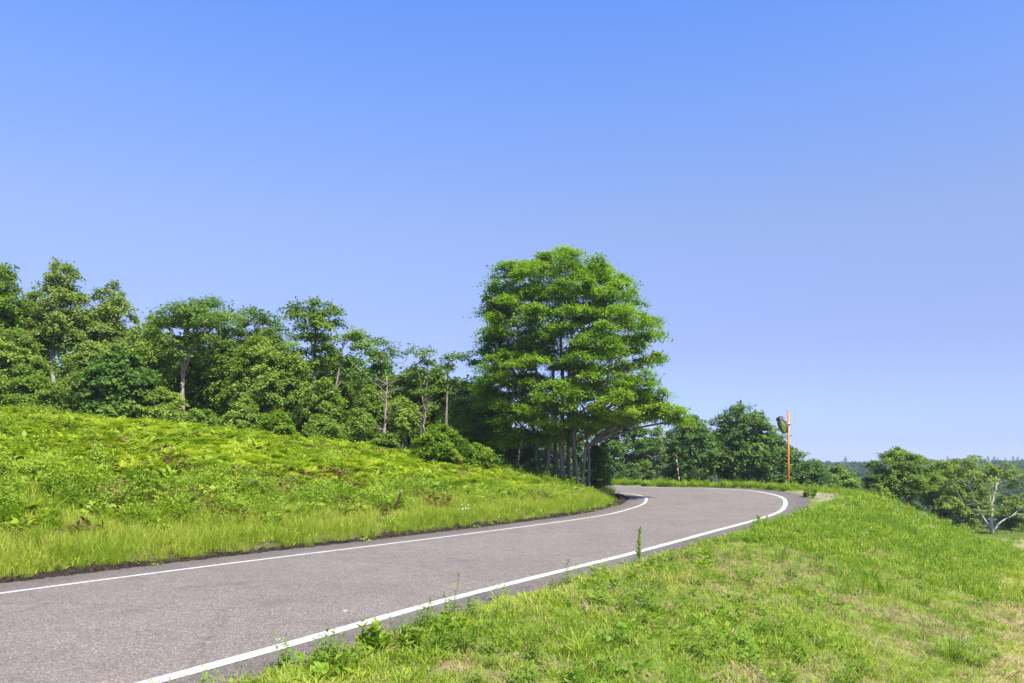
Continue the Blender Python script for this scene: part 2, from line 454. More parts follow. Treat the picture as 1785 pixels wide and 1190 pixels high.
def Tz(x, y, full=False):
    shp = np.shape(x)
    x = np.asarray(x, float).ravel(); y = np.asarray(y, float).ravel()
    eo, ei, i = road_uv(x, y)
    # right / outer side
    e = np.maximum(eo, 0)
    zo = OUT[i, 2]; zi = INN[i, 2]
    br = base_right(x, y)
    zR = zo+0.10*sstep(0, .7, e)
    zR = zR+(br-zR)*sstep(.3, 7.2, e)
    # left / inner side
    e2 = np.maximum(ei, 0)
    top = np.interp(x, CX, CZ)+0.012*np.clip(y-28, 0, 60)
    D = np.interp(x, CX, CD)
    q = np.clip(e2/D, 0, 1)
    g = q**1.25*(1-.25*q**2)/.75
    zL = zi-.05+0.16*sstep(0.22, .42, e2)+np.maximum(top-zi-.11, .0)*np.minimum(g, 1)
    zL = zL+sstep(.8, 3, e2)*.22*(fnoise(x, y, 1.7)-.5)
    far = sstep(70, 160, np.hypot(x, y))
    zL = zL*(1-far)+(np.minimum(zL, 4)+5*far)*far
    zr = np.minimum(zo, zi)
    on = (eo <= 0) & (ei <= 0)
    z = np.where(eo > 0, zR, zL)
    # small lumps in the turf
    z = z+np.where(eo > .4, .07*(fnoise(x, y, .8)-.5), 0)
    f = np.clip(.5+(( (x-CEN[i, 0])*CR[i, 0]+(y-CEN[i, 1])*CR[i, 1])/(2*HW[i])), 0, 1)
    z = np.where(on, zi*(1-f)+zo*f-.07, z)
    if full: return z, eo, ei, i
    return z.reshape(shp)

# ------------------------------------------------------------------ ground sheet
def gaxis(lo, hi, a, n, c):
    u = np.linspace(math.asinh((lo-c)/a), math.asinh((hi-c)/a), n)
    return c+a*np.sinh(u)
gx = gaxis(-1500, 1500, 16, 290, 4)
gy = gaxis(-400, 2500, 20, 290, 16)
XX, YY = np.meshgrid(gx, gy)
Z, eo, ei, ii = Tz(XX, YY, True)
xf, yf = XX.ravel(), YY.ravel()
rr = np.hypot(xf, yf)
tpath = (xf+.63)*.506+(yf-9.45)*.8625
def path_mask(x, y):
    s = (x+.63)*.8625-(y-9.45)*.506
    s = s+.25*np.sin(y*.4)
    s = s-.06*(y-9)
    return sstep(4.9, 5.6, s)*(1-sstep(9.6, 11.0, s))*(y > -15)*(y < 41)
def gravel_mask(x, y):
    return np.exp(-(((x-27.4)/3.2)**2+((y-39.4+.10*(x-27.4))/1.3)**2)**2)
pm = path_mask(xf, yf)
gm = np.clip(gravel_mask(xf, yf), 0, 1)*(eo > 3)
# worn bare shoulder outside the bend
sh_m = (eo > -.3)*(1-sstep(.3, 1.0, eo))*np.exp(-((yf-32.6)/3.2)**2)*(xf > 9)
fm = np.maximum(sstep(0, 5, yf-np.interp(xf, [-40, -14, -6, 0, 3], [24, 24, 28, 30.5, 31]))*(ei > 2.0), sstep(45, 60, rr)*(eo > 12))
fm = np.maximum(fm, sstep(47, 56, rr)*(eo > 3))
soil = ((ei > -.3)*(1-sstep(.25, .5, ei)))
nq = len(gx); mq = len(gy)
a = (np.arange(mq-1)[:, None]*nq+np.arange(nq-1)[None, :])
Q = np.stack([a, a+1, a+nq+1, a+nq], -1).reshape(-1, 4)
ground = link('ground', mesh_np('ground', np.stack([xf, yf, Z], -1), Q, M['ground'],
    {'path': ('POINT', pm), 'gravel': ('POINT', np.clip(gm+sh_m, 0, 1)), 'forest': ('POINT', fm), 'soil': ('POINT', soil)}, True))
tag(ground, kind='structure')

# ------------------------------------------------------------------ road and painted lines
def strip(offs, zlift, sel, ref):
    """ruled strip; offs: list of functions giving a position across the road"""
    cols = [f(sel) for f in offs]
    V = np.stack(cols, 1); n, k = V.shape[:2]
    V = V.reshape(-1, 3).copy(); V[:, 2] += zlift
    a = (np.arange(n-1)[:, None]*k+np.arange(k-1)[None, :])
    return V, np.stack([a, a+1, a+k+1, a+k], -1).reshape(-1, 4)
sel = np.arange(len(OUT))
jit_i = (.10*(fnoise(np.arange(len(OUT))*1.0, np.zeros(len(OUT)), 4.0)-.5))
jit_o = (.16*(fnoise(np.arange(len(OUT))*1.0, np.ones(len(OUT))*9, 3.0)-.5))
def ino(o): return lambda s: INN[s]+CR[s]*(np.asarray(o)*np.ones(len(OUT)))[s][:, None]
def outo(o): return lambda s: OUT[s]+CR[s]*(np.asarray(o)*np.ones(len(OUT)))[s][:, None]
def mixo(f): return lambda s: INN[s]*(1-f)+OUT[s]*f
offs = [ino(-SH_I-.05+jit_i), ino(-SH_I*.5), ino(-.12), ino(.12), mixo(.25), mixo(.5), mixo(.75), outo(-.15), outo(.1), outo(SHO*.5), outo(SHO+jit_o)]
edgev = [1, .7, .3, 0, 0, 0, 0, 0, .55, .8, 1]
V, Q = strip(offs, 0.0, sel, None)
road = link('road', mesh_np('road', V, Q, M['asphalt'], {'edge': ('POINT', np.tile(edgev, len(sel)))}, True))
tag(road, kind='structure')
V, Q = strip([outo(-.08), outo(.085)], .004, sel, None)
tag(link('road_edge_line', mesh_np('road_edge_line', V, Q, M['paint'], None, True)), kind='structure')
V, Q = strip([ino(-.055), ino(.055)], .004, sel, None)
tag(link('road_edge_line', mesh_np('road_edge_line', V, Q, M['paint'], None, True)), kind='structure')

# crumbling earth scarp along the inner edge of the asphalt
def scarp():
    s = np.arange(0, len(OUT)-1)
    P = []
    pts = []
    for k in range(len(s)-1):
        for t in np.linspace(0, 1, 9, endpoint=False):
            pts.append((INN[k]*(1-t)+INN[k+1]*t, CR[k]*(1-t)+CR[k+1]*t))
    pts = [p for p in pts if -12 < p[0][0] and 3 < p[0][1] < 37]
    prof = [(.02, -.02), (-.04, .03), (-.07, .08), (-.11, .12), (-.17, .15), (-.26, .15), (-.38, .10), (-.46, .04)]
    k = len(prof)
    base = np.array([p[0] for p in pts]); cr = np.array([p[1] for p in pts])
    along = np.cumsum(np.r_[0, np.linalg.norm(np.diff(base[:, :2], axis=0), axis=1)])
    amp = sstep(.35, .6, fnoise(along, along*0+3, 1.6))
    V = np.zeros((len(pts), k, 3))
    for j, (o, h) in enumerate(prof):
        w = (fnoise(along, along*0+j*1.7, .16, 3)-.5)*1.6
        V[:, j] = base+cr*(-SH_I+o+.09*w)[:, None]
        V[:, j, 2] = base[:, 2]+h*(.22+.36*amp)*(1-.6*sstep(24, 28, base[:, 1]))+.11*(fnoise(along, along*0+j*.9+50, .10, 3)-.5)*(j > 0)
    a = (np.arange(len(pts)-1)[:, None]*k+np.arange(k-1)[None, :])
    Q = np.stack([a, a+k, a+k+1, a+1], -1).reshape(-1, 4)
    n = len(pts)*k
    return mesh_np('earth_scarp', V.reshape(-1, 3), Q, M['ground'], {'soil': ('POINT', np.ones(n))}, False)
tag(link('earth_edge', scarp()), kind='structure')

# ------------------------------------------------------------------ scattering (plants nobody could count)
protos = bpy.data.collections.new('plant_prototypes')
def scatter_group(pcol):
    ng = bpy.data.node_groups.new('scatter_'+pcol.name, 'GeometryNodeTree')
    ng.interface.new_socket('Geometry', in_out='INPUT', socket_type='NodeSocketGeometry')
    ng.interface.new_socket('Geometry', in_out='OUTPUT', socket_type='NodeSocketGeometry')
    i = ng.nodes.new('NodeGroupInput'); o = ng.nodes.new('NodeGroupOutput')
    mp = ng.nodes.new('GeometryNodeMeshToPoints')
    ci = ng.nodes.new('GeometryNodeCollectionInfo'); ci.inputs[0].default_value = pcol
    ci.inputs[1].default_value = True; ci.inputs[2].default_value = True
    ip = ng.nodes.new('GeometryNodeInstanceOnPoints'); ip.inputs['Pick Instance'].default_value = True
    def attr(n, t):
        a = ng.nodes.new('GeometryNodeInputNamedAttribute'); a.data_type = t
        a.inputs[0].default_value = n; return a.outputs[0]
    L = ng.links.new
    L(i.outputs[0], mp.inputs[0]); L(mp.outputs[0], ip.inputs['Points'])
    L(ci.outputs[0], ip.inputs['Instance'])
    L(attr('pick', 'INT'), ip.inputs['Instance Index'])
    L(attr('rot', 'FLOAT_VECTOR'), ip.inputs['Rotation'])
    L(attr('scl', 'FLOAT'), ip.inputs['Scale'])
    L(ip.outputs[0], o.inputs[0])
    return ng

def scatter(name, label, cat, P, rot, scl, pick, tint, pcol, mat):
    me = bpy.data.meshes.new(name)
    me.vertices.add(len(P)); me.vertices.foreach_set('co', np.asarray(P, np.float32).ravel())
    a = me.attributes.new('rot', 'FLOAT_VECTOR', 'POINT'); a.data.foreach_set('vector', np.asarray(rot, np.float32).ravel())
    a = me.attributes.new('scl', 'FLOAT', 'POINT'); a.data.foreach_set('value', np.asarray(scl, np.float32))
    a = me.attributes.new('ptint', 'FLOAT', 'POINT'); a.data.foreach_set('value', np.asarray(tint, np.float32))
    a = me.attributes.new('pick', 'INT', 'POINT'); a.data.foreach_set('value', np.asarray(pick, np.int32))
    if mat: me.materials.append(mat)
    o = link(name, me)
    md = o.modifiers.new('scatter', 'NODES'); md.node_group = scatter_group(pcol)
    tag(o, label, cat, kind='stuff')
    return o

def proto_col(name, meshes):
    c = bpy.data.collections.new(name)
    for k, me in enumerate(meshes):
        o = bpy.data.objects.new('%s_%02d' % (name, k), me)
        c.objects.link(o)
    return c

def blades(rng, n, rad, h0, h1, w, lean, mat, name, tv=.25):
    """a tuft of curved blades, three faces each"""
    a = rng.random(n)*2*PI; r = rad*np.sqrt(rng.random(n))
    b = np.stack([r*np.cos(a), r*np.sin(a), np.full(n, -.015)], -1)
    h = h0+(h1-h0)*rng.random(n)
    la = a+rng.normal(0, 1.0, n); ln = lean*(.3+rng.random(n))
    d = np.stack([np.cos(la), np.sin(la), np.zeros(n)], -1)
    s = np.stack([-np.sin(la+rng.normal(0, .8, n)), np.cos(la), np.zeros(n)], -1)
    W = w*(.6+.8*rng.random(n))
    V = np.zeros((n, 7, 3)); T = rng.random(n)*tv
    for k, (f, wf) in enumerate([(0, .8), (.45, 1.0), (.8, .6)]):
        p = b+d*(h*ln*f*f)[:, None]; p[:, 2] += h*f*(1-.25*ln*f)
        V[:, 2*k] = p-s*(W*wf/2)[:, None]; V[:, 2*k+1] = p+s*(W*wf/2)[:, None]
    p = b+d*(h*ln)[:, None]; p[:, 2] += h*(1-.45*ln); V[:, 6] = p
    i = np.arange(n)[:, None]*7
    Q = np.vstack([i+np.array([0, 1, 3, 2]), i+np.array([2, 3, 5, 4])]); Tt = i+np.array([4, 5, 6])
    tt = np.concatenate([T, T, T])
    return mesh_np(name, V.reshape(-1, 3), [Q, Tt], mat, {'tint': ('FACE', tt)})

def leafset(P, D, Nn, L, W, fold=.15):
    """diamond leaves: base P, direction D, normal Nn"""
    D = D/(np.linalg.norm(D, axis=1, keepdims=True)+1e-9)
    S = np.cross(D, Nn); S /= np.linalg.norm(S, axis=1, keepdims=True)+1e-9
    U = np.cross(S, D)
    L = np.asarray(L)[:, None]; W = np.asarray(W)[:, None]
    V = np.stack([P, P+D*L*.5-S*W*.5+U*W*fold, P+D*L, P+D*L*.5+S*W*.5+U*W*fold], 1)
    Q = np.arange(len(P))[:, None]*4+np.arange(4)[None, :]
    return V.reshape(-1, 3), Q

def rosette(rng, n, rad, h, L, W, mat, name):
    """low broad-leaved weed"""
    a = rng.random(n)*2*PI; r = rad*np.sqrt(rng.random(n))*.7
    P = np.stack([r*np.cos(a), r*np.sin(a), h*(.2+.8*rng.random(n))*(1-.4*r/rad)], -1)
    D = np.stack([np.cos(a+rng.normal(0, .6, n)), np.sin(a+rng.normal(0, .6, n)), rng.normal(.25, .35, n)], -1)
    Nn = np.stack([rng.normal(0, .35, n), rng.normal(0, .35, n), np.ones(n)], -1)
    V, Q = leafset(P, D, Nn, L*(.6+.7*rng.random(n)), W*(.6+.7*rng.random(n)))
    return mesh_np(name, V, Q, mat, {'tint': ('FACE', rng.random(n)*.3)})

def sprig(rng, stems, h, mat, name, rad=.08, lv=14, L=.06, W=.022):
    """upright leafy weed: several stems with leaves along them"""
    Vs = []; Qs = []; off = 0; T = []
    for s in range(stems):
        a = rng.random()*2*PI; r = rad*rng.random(); hh = h*(.6+.5*rng.random())
        b = np.array([r*math.cos(a), r*math.sin(a), 0]); ln = np.array([math.cos(a), math.sin(a), 0])*hh*.25*rng.random()
        f = np.linspace(.12, 1, lv)
        P = b+ln*(f**2)[:, None]+np.array([0, 0, 1])*(hh*f)[:, None]
        th = np.arange(lv)*2.4+a
        D = np.stack([np.cos(th), np.sin(th), .55-.5*rng.random(lv)+.5*(f > .9)], -1)
        Nn = np.stack([-.3*np.cos(th), -.3*np.sin(th), np.ones(lv)], -1)+rng.normal(0, .15, (lv, 3))
        sc = (1.15-.75*f)
        V, Q = leafset(P, D, Nn, L*sc*(.8+.5*rng.random(lv)), W*sc*(.8+.4*rng.random(lv)))
        Vs.append(V); Qs.append(Q+off); off += len(V); T.append(rng.random(lv)*.25)
        # stem as a thin three-sided spindle
        w = .0035
        V = np.array([b+[w, 0, 0], b+[-w*.5, w*.87, 0], b+[-w*.5, -w*.87, 0], b+ln+[0, 0, hh]])
        Q = np.array([[0, 1, 3, 3], [1, 2, 3, 3], [2, 0, 3, 3]])
        Vs.append(V); Qs.append(Q+off); off += 4; T.append(np.full(3, .1))
    Q = np.vstack(Qs); tri = Q[:, 2] == Q[:, 3]
    T = np.concatenate(T)
    return mesh_np(name, np.vstack(Vs), [Q[~tri], Q[tri][:, :3]], mat, {'tint': ('FACE', np.concatenate([T[~tri], T[tri]]))})

def fern(rng, fronds, L, mat, name):
    """bracken: arching fronds with paired pinnae"""
    Ps = []; Ds = []; Ns = []; Ls = []; Ws = []; T = []
    for k in range(fronds):
        a = k*2*PI/fronds+rng.normal(0, .3); l = L*(.7+.5*rng.random()); rise = .75+.25*rng.random()
        m = 13; f = np.linspace(.12, 1, m)
        hor = np.array([math.cos(a), math.sin(a), 0])
        P = hor*(l*(.25*f+.6*f**2))[:, None]+np.array([0, 0, 1])*(l*rise*(1.25*f-.75*f**2.2))[:, None]
        tg = np.gradient(P, axis=0); tg /= np.linalg.norm(tg, axis=1, keepdims=True)
        side = np.array([-math.sin(a), math.cos(a), 0])
        nn = np.cross(tg, side); nn *= np.sign(nn[:, 2:3]+1e-6)
        pl = l*.34*np.sin(np.clip(f*1.05, 0, 1)*PI)**.6*(1.15-f)+.02
        for sg in (-1, 1):
            Ps.append(P); Ds.append(side*sg*1.0+tg*.45+np.array([0, 0, -.12])); Ns.append(nn+rng.normal(0, .18, (m, 3)))
            Ls.append(pl*(.85+.3*rng.random(m))); Ws.append(pl*.36); T.append(np.full(m, .3*rng.random())+.1*rng.random(m))
    V, Q = leafset(np.vstack(Ps), np.vstack(Ds), np.vstack(Ns), np.concatenate(Ls), np.concatenate(Ws), .1)
    return mesh_np(name, V, Q, mat, {'tint': ('FACE', np.concatenate(T))})

def umbel(rng, h, mat, stemmat, name):
    """white flower heads on a thin stem"""
    m = Mesh()
    for k in range(3):
        a = rng.random()*6.28; r = .05*rng.random(); top = np.array([math.cos(a)*.07, math.sin(a)*.07, h*(.8+.3*rng.random())])
        for j in range(7):
            b = rng.random()*6.28; q = .03*math.sqrt(rng.random()); s = .008
            c = top+np.array([q*math.cos(b), q*math.sin(b), .006*rng.random()])
            th = np.arange(5)*2*PI/5
            V = np.vstack([c+[0, 0, .003], c+np.stack([s*np.cos(th), s*np.sin(th), 0*th], -1)])
            m.add(V, None, [[0, 1+i, 1+(i+1) % 5] for i in range(5)])
    return m.mesh(name, mat, False)

rg = np.random.default_rng(3)
short = proto_col('short_tuft', [blades(rg, 30, .09, .03, .085, .0052, .9, G['grass'], 'short_tuft') for _ in range(5)])
turf = proto_col('turf_tuft', [blades(rg, 46, .16, .04, .12, .009, .8, G['grass'], 'turf_tuft') for _ in range(5)])
tall = proto_col('tall_tuft', [blades(rg, 38, .13, .16, .42, .009, .7, G['grass'], 'tall_tuft', .35) for _ in range(5)])
fineg = proto_col('fine_tuft', [blades(rg, 46, .15, .20, .44, .0055, .45, G['grass'], 'fine_tuft', .3) for _ in range(5)])
strw = proto_col('straw_tuft', [blades(rg, 22, .10, .03, .09, .006, 1.3, G['straw'], 'straw_tuft', .5) for _ in range(4)])
weedc = proto_col('weed_rosette', [rosette(rg, 26, .14, .09, .065, .034, G['weed'], 'weed_rosette') for _ in range(4)]
                  + [sprig(rg, 5, .22, G['weed'], 'weed_sprig', .09, 12, .065, .026) for _ in range(3)])
weedt = proto_col('bank_weed', [sprig(rg, 9, .42, G['weed'], 'bank_weed', .16, 13, .13, .055) for _ in range(4)]
                  + [rosette(rg, 46, .26, .24, .13, .075, G['weed'], 'bank_rosette') for _ in range(3)])
fernc = proto_col('bracken', [fern(rg, 9, .42, G['fern'], 'bracken') for _ in range(5)])
russ = proto_col('russet_weed', [rosette(rg, 30, .20, .16, .09, .045, G['russet'], 'russet_weed') for _ in range(3)])
clov = proto_col('clover_head', [umbel(rg, .10, M['pink_petal'], M['stem'], 'clover_head') for _ in range(2)])
umb = proto_col('flower_umbel', [umbel(rg, .34, M['white_petal'], M['stem'], 'flower_umbel') for _ in range(3)])

def candidates(dens, y0, y1, seed, marg=1.15, x0=-30, x1=40):
    """random ground points in the part of the place the photograph looks at, density per square metre"""
    r = np.random.default_rng(seed)
    n = int((x1-x0)*(y1-y0)*dens)
    x = x0+(x1-x0)*r.random(n); y = y0+(y1-y0)*r.random(n)
    k = np.abs(x) < (.643*y+1.2)*marg
    return x[k], y[k], r

def place(name, label, cat, pts, pcol, mat, smin, smax, tint, tilt=.15, seed=0, extra_scale=None, sink=0.0):
    x, y, z = pts
    if pcol in (tall, fineg, weedt, fernc, russ):          # the stake stands clear of tall plants
        k = (np.abs(x-STAKE[0]-.05) > .30) | (y < STAKE[1]-2.2) | (y > STAKE[1]+.15)
        x, y, z = x[k], y[k], z[k]
        tint = tint[k]
        if extra_scale is not None and np.ndim(extra_scale): extra_scale = extra_scale[k]
    n = len(x); r = np.random.default_rng(seed+77)
    rot = np.stack([r.normal(0, tilt, n), r.normal(0, tilt, n), r.random(n)*2*PI], -1)
    scl = smin+(smax-smin)*r.random(n)
    if extra_scale is not None: scl = scl*extra_scale
    pick = r.integers(0, len(pcol.objects), n)
    return scatter(name, label, cat, np.stack([x, y, z-sink], -1), rot, scl, pick, tint, pcol, mat)

STAKE = (-2.82, 19.05)
def fern_zone(x, y, ei):
    up = ei/np.interp(x, CX, CD); fx = fnoise(x+5, y+3, 2.6)
    return np.clip(sstep(.42, .75, up+.8*(fx-.5))*sstep(-17, -8, x+6*(fx-.5))+.75*sstep(.85, 1.1, up)+.4*sstep(.64, .72, fx), 0, 1)
# ---- right-hand bank: thin short turf with straw, thicker away from the camera
xs = []
for (d, y0, y1, sd) in ((150, 3, 9, 1), (90, 9, 16, 2)):
    x, y, r = candidates(d, y0, y1, sd, x0=-6, x1=14)
    xs.append((x, y))
x = np.concatenate([a for a, b in xs]); y = np.concatenate([b for a, b in xs])
z, eo, ei, i = Tz(x, y, True)
bare = fnoise(x, y, 1.1)
pmk = path_mask(x, y)
keep = (eo > -.06+.1*rs.random(len(x))) & (rs.random(len(x)) < (.30+.9*sstep(.62, .38, bare))*(1-.55*pmk))
x, y, z, eo, bare = x[keep], y[keep], z[keep], eo[keep], bare[keep]
hs = .75+.75*fnoise(x, y, .7)+.25*np.exp(-eo/.5)
tn = .28+.62*fnoise(x+40, y, 1.3)+.22*path_mask(x, y)-.1+.1*rs.normal(0, 1, len(x))
place('lawn_grass', 'short patchy green grass on the bank right of the road', 'grass', (x, y, z), short, None, .7, 1.3, tn, .2, 1, hs)
xs = []
for (d, y0, y1, sd) in ((34, 15, 24, 4), (22, 24, 52, 5)):
    x, y, r = candidates(d, y0, y1, sd, x0=-6, x1=40); xs.append((x, y))
x = np.concatenate([a for a, b in xs]); y = np.concatenate([b for a, b in xs])
z, eo, ei, i = Tz(x, y, True)
bare = fnoise(x, y, 1.1)
keep = (eo > -.05+.15*rs.random(len(x))) & (rs.random(len(x)) < .55+.7*sstep(.66, .4, bare)-.3*path_mask(x, y)) & (gravel_mask(x, y) < .3) & (eo < 26)
keep &= ~((np.exp(-((y-32.6)/3.2)**2)*(eo < .9) > .35) & (rs.random(len(x)) < .9))
x, y, z, eo = x[keep], y[keep], z[keep], eo[keep]
hs = (.45+.55*sstep(0, .9, eo))*(.9+.9*fnoise(x, y, .9))*(1-.72*sstep(19, 22, x)*sstep(29, 33, y))*(1+.4*sstep(18, 30, y)*(1-path_mask(x, y)))
tn = .08+.60*fnoise(x+40, y, 1.6)+.2*path_mask(x, y)+.08*rs.normal(0, 1, len(x))
place('verge_grass', 'thicker green grass farther along the right bank', 'grass', (x, y, z), turf, None, .8, 1.4, tn, .2, 2, hs)
# straw
x, y, r = candidates(60, 3, 22, 6, x0=-6, x1=16)
z, eo, ei, i = Tz(x, y, True)
keep = (eo > .1) & (rs.random(len(x)) < .30+.7*sstep(.48, .68, fnoise(x, y, 1.1))*sstep(17, 9, y)+.4*path_mask(x, y)) & (rs.random(len(x)) < np.clip(14/np.maximum(y, 1), 0, 1))
x, y, z = x[keep], y[keep], z[keep]
place('dry_grass', 'dry straw coloured grass between the green on the right bank', 'dry grass', (x, y, z), strw, None, .8, 1.5, .5*fnoise(x, y, .6), .3, 3)
# low broad weeds and sprigs
x, y, r = candidates(16, 3, 40, 7, x0=-6, x1=30)
z, eo, ei, i = Tz(x, y, True)
cl = fnoise(x+9, y+31, 1.5)
keep = (eo > -.02) & (rs.random(len(x)) < (.62*sstep(.45, .68, cl)+.5*np.exp(-eo/.45))*(1-path_mask(x, y))) & ~((np.exp(-((y-32.6)/3.2)**2)*(eo < 1.0) > .35) & (rs.random(len(x)) < .85))
x, y, z, eo = x[keep], y[keep], z[keep], eo[keep]
place('verge_weeds', 'low broad leaved weeds scattered through the right bank', 'weeds', (x, y, z), weedc, None, .6, 1.35, .15+.6*fnoise(x, y, 1.0)-.1, .2, 4, 1+.35*sstep(12, 30, y))
# long lush grass on the crest beside the bend and along the foot of the slope
x, y, r = candidates(14, 8, 50, 8, x0=0, x1=36)
z, eo, ei, i = Tz(x, y, True)
cl = fnoise(x+3, y+11, 2.2)
pr = sstep(20, 30, y)*sstep(.3, .6, cl)*(1-path_mask(x, y))*(eo > .3)+.55*sstep(.62, .74, cl)*(eo > 1.0)*(1-path_mask(x, y))*sstep(7, 12, y)
pr = pr+.9*(y > 30)*(eo > .25)*(eo < 3.2)
keep = (rs.random(len(x)) < pr*(1-sstep(19, 22, x)*sstep(29, 32, y))) & (gravel_mask(x, y) < .2) & ((eo > .95) | (np.exp(-((y-32.6)/3.2)**2) < .35) | (y > 36))
x, y, z, eo = x[keep], y[keep], z[keep], eo[keep]
place('long_grass', 'long soft green grass on the crest beside the bend', 'grass', (x, y, z), tall, None, .55, 1.0, .02+.5*fnoise(x+70, y, 2.5), .18, 5)
# flat tufts near the camera
# ---- left bank
x, y, r = candidates(60, 7, 38, 9, x0=-26, x1=8)
z, eo, ei, i = Tz(x, y, True)
keep = (ei > -.04+.18*rs.random(len(x))) & (ei < 2.9) & (rs.random(len(x)) < (1-sstep(1.5, 2.8, ei+.8*(fnoise(x, y, 1.3)-.5)))*np.clip(17/y, .4, 1)*(.7+.3*sstep(.1,.35,ei))) & (y < 36)
x, y, z, ei = x[keep], y[keep], z[keep], ei[keep]
z = z+.10*(ei < .3)
place('bank_grass', 'fine upright yellow green grass along the foot of the left bank', 'grass', (x, y, z), fineg, None, .65, 1.05, .30+.5*fnoise(x, y, 1.8)+.25*sstep(.2, 1, ei)-.1, .1, 6, .6+.4*sstep(.1, .5, ei))
x, y, r = candidates(20, 7, 38, 10, x0=-28, x1=8)
z, eo, ei, i = Tz(x, y, True)
fz = fnoise(x+5, y+3, 2.4)
crest_y = np.interp(x, [-40, -14, -6, 0, 3], [25, 25, 28, 30.5, 31])
inb = (ei > 1.0) & (y < crest_y+3)
up = ei/np.interp(x, CX, CD)
kt = inb & (rs.random(len(x)) < (.35+.65*sstep(.38, .6, fnoise(x+50, y, 1.8)))*(1-.85*fern_zone(x, y, ei)))
place('bank_long_grass', 'long green grass on the slope of the left bank', 'grass', (x[kt], y[kt], z[kt]), tall, None, .6, 1.25, .12+.75*fnoise(x[kt]+9, y[kt], 1.6)-.05, .22, 7)
x, y, r = candidates(24, 7, 38, 12, x0=-28, x1=8)
z, eo, ei, i = Tz(x, y, True); up = ei/np.interp(x, CX, CD)
crest_y = np.interp(x, [-40, -14, -6, 0, 3], [25, 25, 28, 30.5, 31])
kt = (ei > .7) & (y < crest_y+2) & (rs.random(len(x)) < .75*sstep(.2, .5, fnoise(x+20, y+20, 1.4))*(1-.8*fern_zone(x, y, ei))*sstep(.8, 2.0, ei))
place('bank_weeds', 'broad leaved weeds covering the middle of the left bank', 'weeds', (x[kt], y[kt], z[kt]), weedt, None, .45, 1.35, .1+.9*fnoise(x[kt], y[kt], .9)-.05, .25, 8)
kt2 = (ei > 1.2) & (y < crest_y) & (rs.random(len(x)) < .75*sstep(.52, .64, fnoise(x+80, y+44, 1.3)))
place('russet_weeds', 'browned low weeds in patches on the left bank', 'weeds', (x[kt2], y[kt2], z[kt2]), russ, None, .9, 1.9, .1+.7*rs.random(kt2.sum()), .2, 9)
x, y, r = candidates(27, 9, 42, 13, x0=-30, x1=8)
z, eo, ei, i = Tz(x, y, True); up = ei/np.interp(x, CX, CD)
crest_y = np.interp(x, [-40, -14, -6, 0, 3], [25, 25, 28, 30.5, 31])
fx = fnoise(x+5, y+3, 2.6)
pr = fern_zone(x, y, ei)
kt = (ei > .8) & (y < crest_y+5) & (rs.random(len(x)) < pr) & ((y < 33.5) | (ei > 1.5))
place('bracken', 'bright yellow green bracken covering the top of the left bank', 'ferns', (x[kt], y[kt], z[kt]), fernc, None, .45, 1.25, .10+.7*fnoise(x[kt]+2, y[kt], 1.3), .2, 10)
x, y, r = candidates(26, 7, 36, 16, x0=-28, x1=8)
z, eo, ei, i = Tz(x, y, True)
kt = (ei > .3) & (y < np.interp(x, [-40, -14, -6, 0, 3], [25, 25, 28, 30.5, 31])+2)
place('bank_turf', 'low grass carpet under the taller plants of the left bank', 'grass', (x[kt], y[kt], z[kt]), turf, None, 1.0, 1.9, .32+.6*fnoise(x[kt], y[kt], 1.2), .2, 17)
x, y, r = candidates(30, 9, 36, 18, x0=-12, x1=8)
z, eo, ei, i = Tz(x, y, True)
kt = (ei > -.12) & (ei < .32) & (rs.random(len(x)) < .10+.75*sstep(23, 27, y))
place('edge_weeds', 'small weeds and moss creeping over the inner asphalt edge', 'weeds', (x[kt], y[kt], z[kt]+.05), weedc, None, .4, 1.0, .3+.5*rs.random(kt.sum()), .2, 19)
# weeds along the outer verge of the bend
x, y, r = candidates(16, 30, 52, 14, x0=-4, x1=16)
z, eo, ei, i = Tz(x, y, True)
kt = (eo > .1) & (eo < 4.0) & ((eo > 1.1) | (y > 36))
place('roadside_weeds', 'weedy verge plants behind the far edge of the bend', 'weeds', (x[kt], y[kt], z[kt]), weedt, None, .5, 1.0, .3+.5*fnoise(x[kt], y[kt], 1.0), .2, 11)
# white flower heads on the crest
x, y, r = candidates(9, 14, 44, 15, x0=6, x1=30)
z, eo, ei, i = Tz(x, y, True)
kt = (eo > .8) & (rs.random(len(x)) < .22*sstep(.45, .68, fnoise(x+31, y, 2.6))*sstep(14, 26, y)*(1-path_mask(x, y)))
place('white_flowers', 'small white flower heads dotted over the right crest', 'flowers', (x[kt], y[kt], z[kt]), umb, None, .7, 1.2, 0*x[kt], .15, 12)

x, y, r = candidates(9, 6, 12, 25, x0=-2, x1=4)
z, eo, ei, i = Tz(x, y, True)
kt = (eo > .2) & (eo < 1.8) & (rs.random(len(x)) < .16*sstep(.45, .6, fnoise(x+3, y+60, 1.2)))
place('clover_flowers', 'tiny pink clover heads in the grass near the white line', 'flowers', (x[kt], y[kt], z[kt]), clov, None, .45, .7, 0*x[kt], .2, 26)

# ------------------------------------------------------------------ trees
def at(px, Y): return (px-892.5)/F*Y
def zpx(py, Y): return EYE-(py-HZ)*Y/F
def gz(x, y): return float(Tz(np.array([x]), np.array([y]))[0])
def ground_hit(px, py):
    Ys = np.linspace(3, 80, 4000); X = (px-892.5)/F*Ys; R = EYE-(py-HZ)*Ys/F
    k = np.where(R <= Tz(X, Ys))[0]
    k = k[0] if len(k) else len(Ys)-1
    return float(X[k]), float(Ys[k]), float(Tz(X[k:k+1], Ys[k:k+1])[0])

